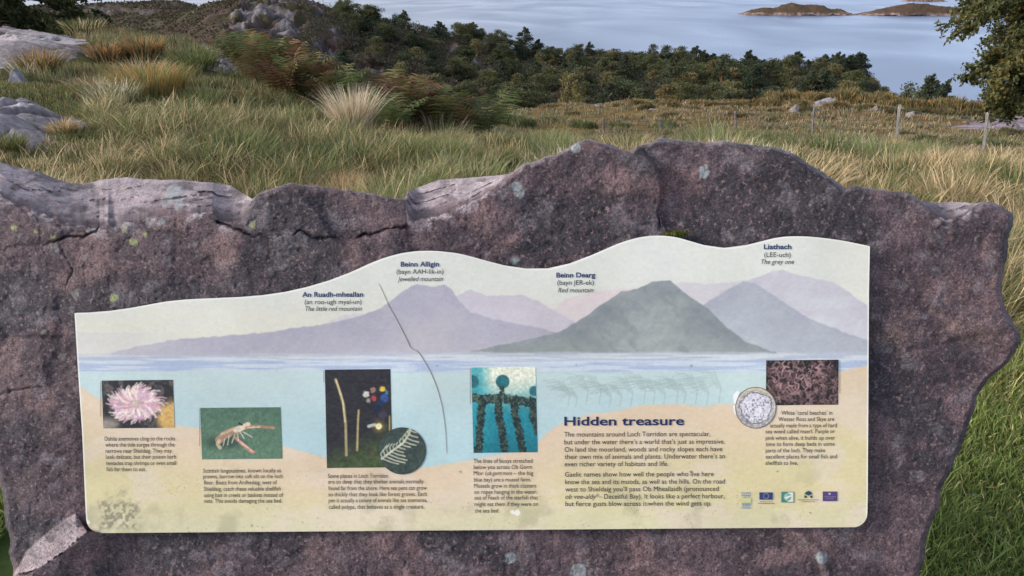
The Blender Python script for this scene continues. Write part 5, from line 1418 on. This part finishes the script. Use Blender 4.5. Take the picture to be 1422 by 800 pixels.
# ------------------------------------------------------------------ fence
fpos = [(838, 163, 31.0, .105, 0, 'grey'), (917, 165, 30.5, .10, .0, 'grey'), (1021, 155, 30.0, .11, 0, 'grey'), (1131, 150, 27.5, .10, .03, 'grey'), (1250, 146, 23.5, .105, .05, 'pale'), (1371, 157, 20.0, .09, .05, 'pale'), (1500, 166, 18.5, .09, .03, 'pale')]
fb = at_d(1131, 27.5)
fence = empty('wire_fence', fb)
tag(fence, 'old post and wire fence crossing the moor grass behind the slab', 'fence')
tops = []
for k_, (px_, py_, d_, w_, ln_, kd) in enumerate(fpos):
    a_ = az_of(px_, py_)
    a2_ = az_of(px_ - ln_ * 110, py_ + 1.15 * F / d_)
    b_ = np.array([d_ * math.sin(a2_), d_ * math.cos(a2_), 0]); b_[2] = float(ground_z(b_[:1], b_[1:2])[0])
    zt = z_on_ray(a_, py_, d_)
    t_ = np.array([d_ * math.sin(a_), d_ * math.cos(a_), zt])
    b_ = b_ - np.array([0, 0, .2])
    pts = np.array([b_ + (t_ - b_) * q for q in np.linspace(0, 1, 9)])
    r_ = np.random.default_rng(600 + k_)
    pts[1:-1, :2] += r_.normal(0, .008, (7, 2))
    V_, q_ = tube(pts, w_ * .38 * r_.uniform(.9, 1.1, 9), 10)
    nv = len(V_)
    V_ = np.concatenate([V_, [pts[-1] + np.array([0, 0, .02])]]); cap_t = [(nv - 10 + j, nv - 10 + (j + 1) % 10, nv) for j in range(10)]
    base_c = G3(.42, .39, .36) if kd == 'pale' else G3(.17, .15, .15)
    C_ = np.repeat(base_c[None], nv + 1, 0) * r_.uniform(.75, 1.2, (nv + 1, 1))
    if kd == 'pale':                                      # one half darker, the other paler
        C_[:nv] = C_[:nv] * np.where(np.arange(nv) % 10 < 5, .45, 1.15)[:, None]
    o = mk('post', V_, q_, cap_t, M_wood, C_, parent=fence)
    tops.append((b_, t_))
for q in (.93, .72, .50):
    pts = []
    for (b0, t0), (b1, t1) in zip(tops[:-1], tops[1:]):
        A_ = b0 + (t0 - b0) * q; B_ = b1 + (t1 - b1) * q
        for u in np.linspace(0, 1, 8)[:-1]: pts.append(A_ * (1 - u) + B_ * u - np.array([0, .05, .06 * math.sin(math.pi * u)]))
    V_, q_ = tube(pts, .006, 4)
    mk('wire', V_, q_, mats=M_wire, col=np.full((len(V_), 3), .06), parent=fence)
# ------------------------------------------------------------------ trees
def cards(Pc, size, cols, r_, up=.35):
    """leaf-clump faces: small bent quads, random facing"""
    n = len(Pc)
    a = r_.normal(size=(n, 3)); a /= np.linalg.norm(a, axis=1)[:, None]
    b = r_.normal(size=(n, 3)); b[:, 2] *= up; b -= a * (a * b).sum(1)[:, None]; b /= np.linalg.norm(b, axis=1)[:, None] + 1e-9
    s_ = (size * r_.uniform(.6, 1.4, n))[:, None]
    V_ = np.stack([Pc - a * s_ * .9, Pc - b * s_ * .5, Pc + a * s_ * .9 * r_.uniform(.6, 1.1, (n, 1)), Pc + b * s_ * .5], 1)
    i = np.arange(n)[:, None] * 4
    return V_.reshape(-1, 3), i + np.array([[0, 1, 2, 3]]), np.repeat(cols, 4, 0)

def wood_tree(seed, kind, n=3600):
    """unit tree 1 m tall"""
    r_ = np.random.default_rng(seed); A_ = Acc()
    tp = np.array([[0, 0, -.03], [r_.normal(0, .012), 0, .3], [r_.normal(0, .03), r_.normal(0, .02), .6], [r_.normal(0, .03), r_.normal(0, .03), .92]])
    tr = tube(tp, [.028, .02, .014, .004], 6)
    bark = dict(birch=G3(.24, .22, .20), broad=G3(.09, .075, .06), pine=G3(.12, .08, .055), scrub=G3(.08, .07, .06))[kind]
    A_.add(tr[0], tr[1], None, bark)
    lobes = []
    if kind == 'pine':
        for k_ in range(11):
            z = .30 + .62 * k_ / 10
            rr = .30 * (1 - ((z - .25) / .78) ** 1.4) + .04
            for q in range(4):
                a = r_.uniform(0, 6.28)
                lobes.append((np.array([math.cos(a) * rr * .65, math.sin(a) * rr * .65, z + r_.uniform(-.03, .03)]), np.array([rr * .55, rr * .55, .045])))
        lobes.append((np.array([0, 0, .97]), np.array([.04, .04, .05])))
    else:
        nl_ = {'broad': 24, 'birch': 20, 'scrub': 18}[kind]
        for k_ in range(nl_):
            a = r_.uniform(0, 6.28); z = r_.uniform(.28, .88) if kind != 'scrub' else r_.uniform(.12, .85)
            wmax = (.36 if kind == 'broad' else .24 if kind == 'birch' else .40)
            rr = wmax * math.sqrt(max(.05, 1 - ((z - .52) / .5) ** 2)) * r_.uniform(.3, 1.0)
            lobes.append((np.array([math.cos(a) * rr, math.sin(a) * rr, z]), np.array([1, 1, .75]) * r_.uniform(.10, .18)))
    for cpt, rad in lobes:
        # limb to the lobe
        st = np.array([0, 0, max(.12, cpt[2] - .18)])
        lb = tube(np.array([st, (st + cpt) / 2 + np.array([0, 0, .02]), cpt]), [.009, .006, .002], 4)
        A_.add(lb[0], lb[1], None, bark)
    hue = {'broad': [G3(0.066, 0.083, 0.039), G3(0.086, 0.102, 0.046), G3(0.056, 0.068, 0.036)], 'birch': [G3(0.122, 0.123, 0.059), G3(0.102, 0.108, 0.057), G3(0.141, 0.123, 0.065)], 'pine': [G3(0.050, 0.068, 0.042), G3(0.059, 0.077, 0.046)], 'scrub': [G3(0.092, 0.077, 0.057), G3(0.079, 0.074, 0.048), G3(0.110, 0.087, 0.074)]}[kind]
    per = n // len(lobes)
    for cpt, rad in lobes:
        dirs = r_.normal(size=(per, 3)); dirs /= np.linalg.norm(dirs, axis=1)[:, None]
        Pc = cpt + dirs * rad * (r_.random((per, 1)) ** .4)
        hc = hue[int(r_.integers(0, len(hue)))] * r_.uniform(.8, 1.25)
        V_, Q_, C_ = cards(Pc, np.full(per, .026 if kind != 'pine' else .022), np.repeat(hc[None], per, 0) * r_.uniform(.8, 1.2, (per, 1)), r_)
        A_.add(V_, Q_); A_.C.append(C_)
    V_, Q_, T_, C_ = A_.get()
    return np_mesh('tree', V_, Q_, T_, [M_treeleaf], C_)
T_broad = [wood_tree(701 + k_, 'broad') for k_ in range(4)]
T_birch = [wood_tree(711 + k_, 'birch') for k_ in range(3)]
T_pine = [wood_tree(721 + k_, 'pine') for k_ in range(3)]
T_scrub = [wood_tree(731 + k_, 'scrub') for k_ in range(3)]
r6 = np.random.default_rng(31)
def put_tree(meshes, name, p, h, wid, label, cat, group):
    o = bpy.data.objects.new(name, meshes[int(r6.integers(0, len(meshes)))]); link(o)
    o.location = p; o.rotation_euler = (0, 0, r6.uniform(0, 6.28)); o.scale = (h * wid, h * wid, h)
    return tag(o, label, cat, group)
LB = {'broad': ('broadleaf_tree', 'dark green round crowned broadleaf tree in the wood on the slope above the water', 'broadleaf trees of the wood'),
      'birch': ('birch_tree', 'lighter olive slender birch in the wood on the slope above the water', 'birches of the wood'),
      'pine': ('pine_tree', 'dark pointed pine in the wood on the slope above the water', 'pines of the wood'),
      'scrub': ('scrub_tree', 'brownish low scrub tree on the wooded hillside', 'scrub trees of the hillside')}
MS = {'broad': T_broad, 'birch': T_birch, 'pine': T_pine, 'scrub': T_scrub}
# front line and slope: quasi-regular so that crowns overlap, ridge last
RIDGE = [(430, 262), (480, 275), (540, 285), (640, 285), (760, 270), (900, 258), (1050, 240), (1150, 232), (1230, 212), (1290, 190)]
cnt = 0
spots = []
for k_ in range(330):
    px_ = r6.uniform(470, 1262)
    rd = np.interp(px_, [a for a, _ in RIDGE], [b for _, b in RIDGE])
    u = r6.random()
    d_ = 128 + (rd + 6 - 128) * u ** .8
    spots.append((px_, d_, u))
for k_ in range(60):
    px_ = 480 + (1262 - 480) * (k_ + r6.uniform(.1, .9)) / 60
    rd = np.interp(px_, [a for a, _ in RIDGE], [b for _, b in RIDGE])
    spots.append((px_, rd + r6.uniform(-6, 3), 1.0))
for px_, d_, u in spots:
    p = at_d(px_, d_)
    tx, ty = project(p + np.array([0, 0, 3.0]))
    if crag_mask(np.array([tx]), np.array([ty]), np.array([d_]))[0] > .3: continue
    if px_ < 600 and u < .97 and r6.random() < .35: kind = 'scrub'
    else: kind = str(r6.choice(['broad', 'birch', 'pine', 'scrub'], p=[.50, .24, .12, .14]))
    h_ = {'broad': r6.uniform(4.6, 7.6), 'birch': r6.uniform(4.5, 7.5), 'pine': r6.uniform(5.5, 8.8), 'scrub': r6.uniform(2.5, 4.5)}[kind]
    if 1090 < px_ < 1200 and u > .75: kind = 'pine'; h_ = r6.uniform(6.0, 9.0)
    if px_ < 640 and u >= 1.0: h_ *= .72
    if px_ > 1190: h_ *= .6
    nm, lb, gp = LB[kind]
    put_tree(MS[kind], nm, p - np.array([0, 0, .3]), h_, r6.uniform(1.0, 1.45), lb, 'tree', gp)
# trees with a silhouette of their own
def lone(meshes, name, px_, d_, toppy, label, wid=1.0):
    p = at_d(px_, d_); zt = z_on_ray(az_of(px_), toppy, d_)
    put_tree(meshes, name, p, max(zt - p[2], 1.5), wid, label, 'tree', None)
lone(T_pine, 'pine_tree', 1292, 118, 104, 'taller of two lone pines standing against the water on the right', .8)
lone(T_pine, 'pine_tree', 1314, 122, 113, 'shorter of two lone pines standing against the water on the right', .8)
lone(T_broad, 'broadleaf_tree', 1262, 175, 112, 'last round tree at the right end of the wood, against the water', 1.0)
lone(T_birch, 'birch_tree', 797, 126, 92, 'pale trunked birch standing in front of the dark wood', .8)
lone(T_pine, 'pine_tree', 728, 268, 38, 'umbrella shaped pine leaning out over the water on the ridge', 1.3)
# undergrowth that closes the wood
n = 190000
azu = r6.uniform(az_of(425), az_of(1300), n); pxu = PW / 2 + np.tan(azu) * 1.0228 * F
rdu = np.interp(pxu, [a for a, _ in RIDGE], [b for _, b in RIDGE])
du = 92 + (rdu + 4 - 92) * r6.random(n) ** .8
xu = du * np.sin(azu); yu = du * np.cos(azu)
den = fbm(xu / 7, yu / 7, 3, 741)
zu = ground_z(xu, yu)
lump = np.sqrt(np.clip(den - .28, 0, 1)) * 5.6 * r6.random(n) ** .5
Pu = np.stack([xu, yu, zu + lump], -1)
ux, uy = project(Pu)
cu_m = crag_mask(ux, uy, du)
keep = (cu_m < .4) & ((den > .36) | (r6.random(n) < .3)) & ~((pxu < 520) & (r6.random(n) < .55))
Pu = Pu[keep]; den = den[keep]; nk = len(Pu)
tint = fbm(Pu[:, 0] / 5, Pu[:, 1] / 5, 3, 742)
cu_ = mixc(G3(.058, .064, .036), G3(.084, .070, .052), sstep(.4, .6, tint)); cu_ = mixc(cu_, G3(.040, .050, .028), sstep(.5, .7, fbm(Pu[:, 0] / 11, Pu[:, 1] / 11, 3, 743)))
V_, Q_, C_ = cards(Pu, np.full(nk, .30), cu_ * r6.uniform(.75, 1.25, (nk, 1)), r6)
o = mk('woodland_undergrowth', V_, Q_, mats=M_leaf, col=C_, origin=np.zeros(3)); tag(o, 'dark scrub and undergrowth filling the wooded slope', 'undergrowth', kind='stuff')

# heather over the bare hills
n = 70000
azh = r6.uniform(az_of(60), az_of(560), n); dh_ = r6.uniform(105, 640, n)
xh = dh_ * np.sin(azh); yh = dh_ * np.cos(azh); zh = ground_z(xh, yh)
hx, hy = project(np.stack([xh, yh, zh], -1))
dn = fbm(xh / 9, yh / 9, 4, 751)
keep = (crag_mask(hx, hy, dh_) < .35) & (dn > .40) & (zh > WATER_Z)
xh, yh, zh, dh_ = xh[keep], yh[keep], zh[keep], dh_[keep]; nk = len(xh)
tn = fbm(xh / 14, yh / 14, 3, 752)
ch = mixc(G3(.060, .040, .030), G3(.060, .058, .028), sstep(.42, .58, tn)); ch = mixc(ch, G3(.034, .036, .020), (r6.random(nk) < .3) * .8)
V_, Q_, C_ = cards(np.stack([xh, yh, zh + r6.uniform(0, .5, nk)], -1), .0016 * dh_ * r6.uniform(.7, 1.5, nk), ch * r6.uniform(.7, 1.3, (nk, 1)), r6)
o = mk('heather_cover', V_, Q_, mats=M_leaf, col=C_, origin=np.zeros(3)); tag(o, 'brown heather covering the bare rocky hills at the upper left', 'heather', kind='stuff')

# near trees with real limbs, twigs and leaves
def near_tree(name, label, base, height, reach, zlow, seed, leafcols, leaf, nprim, bark, droop=.25, nsec=10, ntw=8, nleaf=12, azr=None, lens=(.55, 1.0)):
    r_ = np.random.default_rng(seed)
    root = empty(name, base); tag(root, label, 'tree')
    tk = np.array([[0, 0, -.1], [.04, .02, height * .25], [-.05, .05, height * .5], [.05, 0, height * .75], [0, .05, height]]) + base
    tz = np.linspace(0, 1, 14)
    tpt = np.stack([np.interp(tz, np.linspace(0, 1, 5), tk[:, i]) for i in range(3)], -1)
    V_, q_ = tube(tpt, np.linspace(.16, .02, 14) * (height / 6), 9)
    mk('trunk', V_, q_, mats=M_bark, col=np.repeat(bark[None], len(V_), 0) * r_.uniform(.8, 1.2, (len(V_), 1)), parent=root)
    B_ = Acc(); L_pts = []; L_dir = []
    for k_ in range(nprim):
        u = (k_ + r_.uniform(0, 1)) / nprim
        z0 = zlow + (height - zlow) * u * .96
        a = k_ * 2.399 + r_.uniform(-.4, .4) if azr is None else r_.uniform(*azr)
        prof = math.sin(math.pi * (.16 + .80 * u)) ** .7
        Lp = reach * prof * r_.uniform(*lens)
        t = np.linspace(0, 1, 9)
        rise = r_.uniform(.15, .55)
        p0 = base + np.array([0, 0, z0])
        x = np.cos(a) * Lp * t; y = np.sin(a) * Lp * t; z = Lp * (rise * t - (rise + droop) * .75 * t ** 2)
        wob = np.cumsum(r_.normal(0, .02 * Lp, (9, 3)), 0); wob[0] = 0
        prim = p0 + np.stack([x, y, z], -1) + wob
        V_, q_ = tube(prim, np.linspace(.045, .008, 9) * (height / 6), 5); B_.add(V_, q_, None, bark)
        for s_ in range(nsec):
            v = .22 + .78 * (s_ + r_.random()) / nsec
            ps = np.array([np.interp(v, t, prim[:, i]) for i in range(3)])
            a2 = a + r_.choice([-1, 1]) * r_.uniform(.4, 1.1)
            L2 = Lp * r_.uniform(.22, .40) * (1.15 - .6 * v) + .15
            d2 = np.array([math.cos(a2), math.sin(a2), r_.uniform(-.3, .45)])
            t2 = np.linspace(0, 1, 5)
            sec = ps + d2 * (L2 * t2)[:, None] + np.array([0, 0, -droop * L2]) * (t2 ** 2)[:, None]
            V_, q_ = tube(sec, np.linspace(.012, .003, 5), 4); B_.add(V_, q_, None, bark * .9)
            for w_ in range(ntw):
                vv = .2 + .8 * (w_ + r_.random()) / ntw
                pt = np.array([np.interp(vv, t2, sec[:, i]) for i in range(3)])
                d3 = d2 * .6 + r_.normal(0, .6, 3); d3[2] -= droop * .6; d3 /= np.linalg.norm(d3)
                L3 = r_.uniform(.12, .32)
                V_, q_ = tube(np.array([pt, pt + d3 * L3]), [.004, .002], 3); B_.add(V_, q_, None, bark * .9)
                tt = r_.random(nleaf)
                L_pts.append(pt + d3 * (tt * L3)[:, None] + r_.normal(0, .035, (nleaf, 3)))
    V_, q_, _, C_ = B_.get()
    mk('branches', V_, q_, mats=M_bark, col=C_, parent=root)
    Pl = np.concatenate(L_pts); nl_ = len(Pl)
    tone = fbm(Pl[:, 0] / .5, Pl[:, 2] / .5 + Pl[:, 1] / .5, 2, seed)
    cl = mixc(leafcols[0], leafcols[1], sstep(.35, .65, tone)) * r_.uniform(.7, 1.3, (nl_, 1))
    yel = r_.random(nl_) < .06; cl[yel] = cl[yel] * np.array([1.9, 1.3, .8])
    V_, Q_, C_ = cards(Pl, np.full(nl_, leaf), cl, r_)
    mk('crown', V_, Q_, mats=M_leaf, col=C_, parent=root)
    return root
near_tree('broadleaf_tree', 'near tree with drooping olive brown foliage at the right edge of the picture', at_d(1488, 21.0), 7.4, 2.15, .95, 801,
          [G3(.15, .14, .052), G3(.085, .096, .038)], .055, 100, G3(.07, .06, .05), .35, 13, 11, 15, lens=(.75, 1.05))
near_tree('broadleaf_tree', 'dark leafy tree on the left hillock against the white sky', at_d(8, 27.0), 5.4, 4.0, .1, 811,
          [G3(.045, .060, .022), G3(.066, .080, .028)], .070, 60, G3(.035, .03, .026), .3, 11, 8, 15)
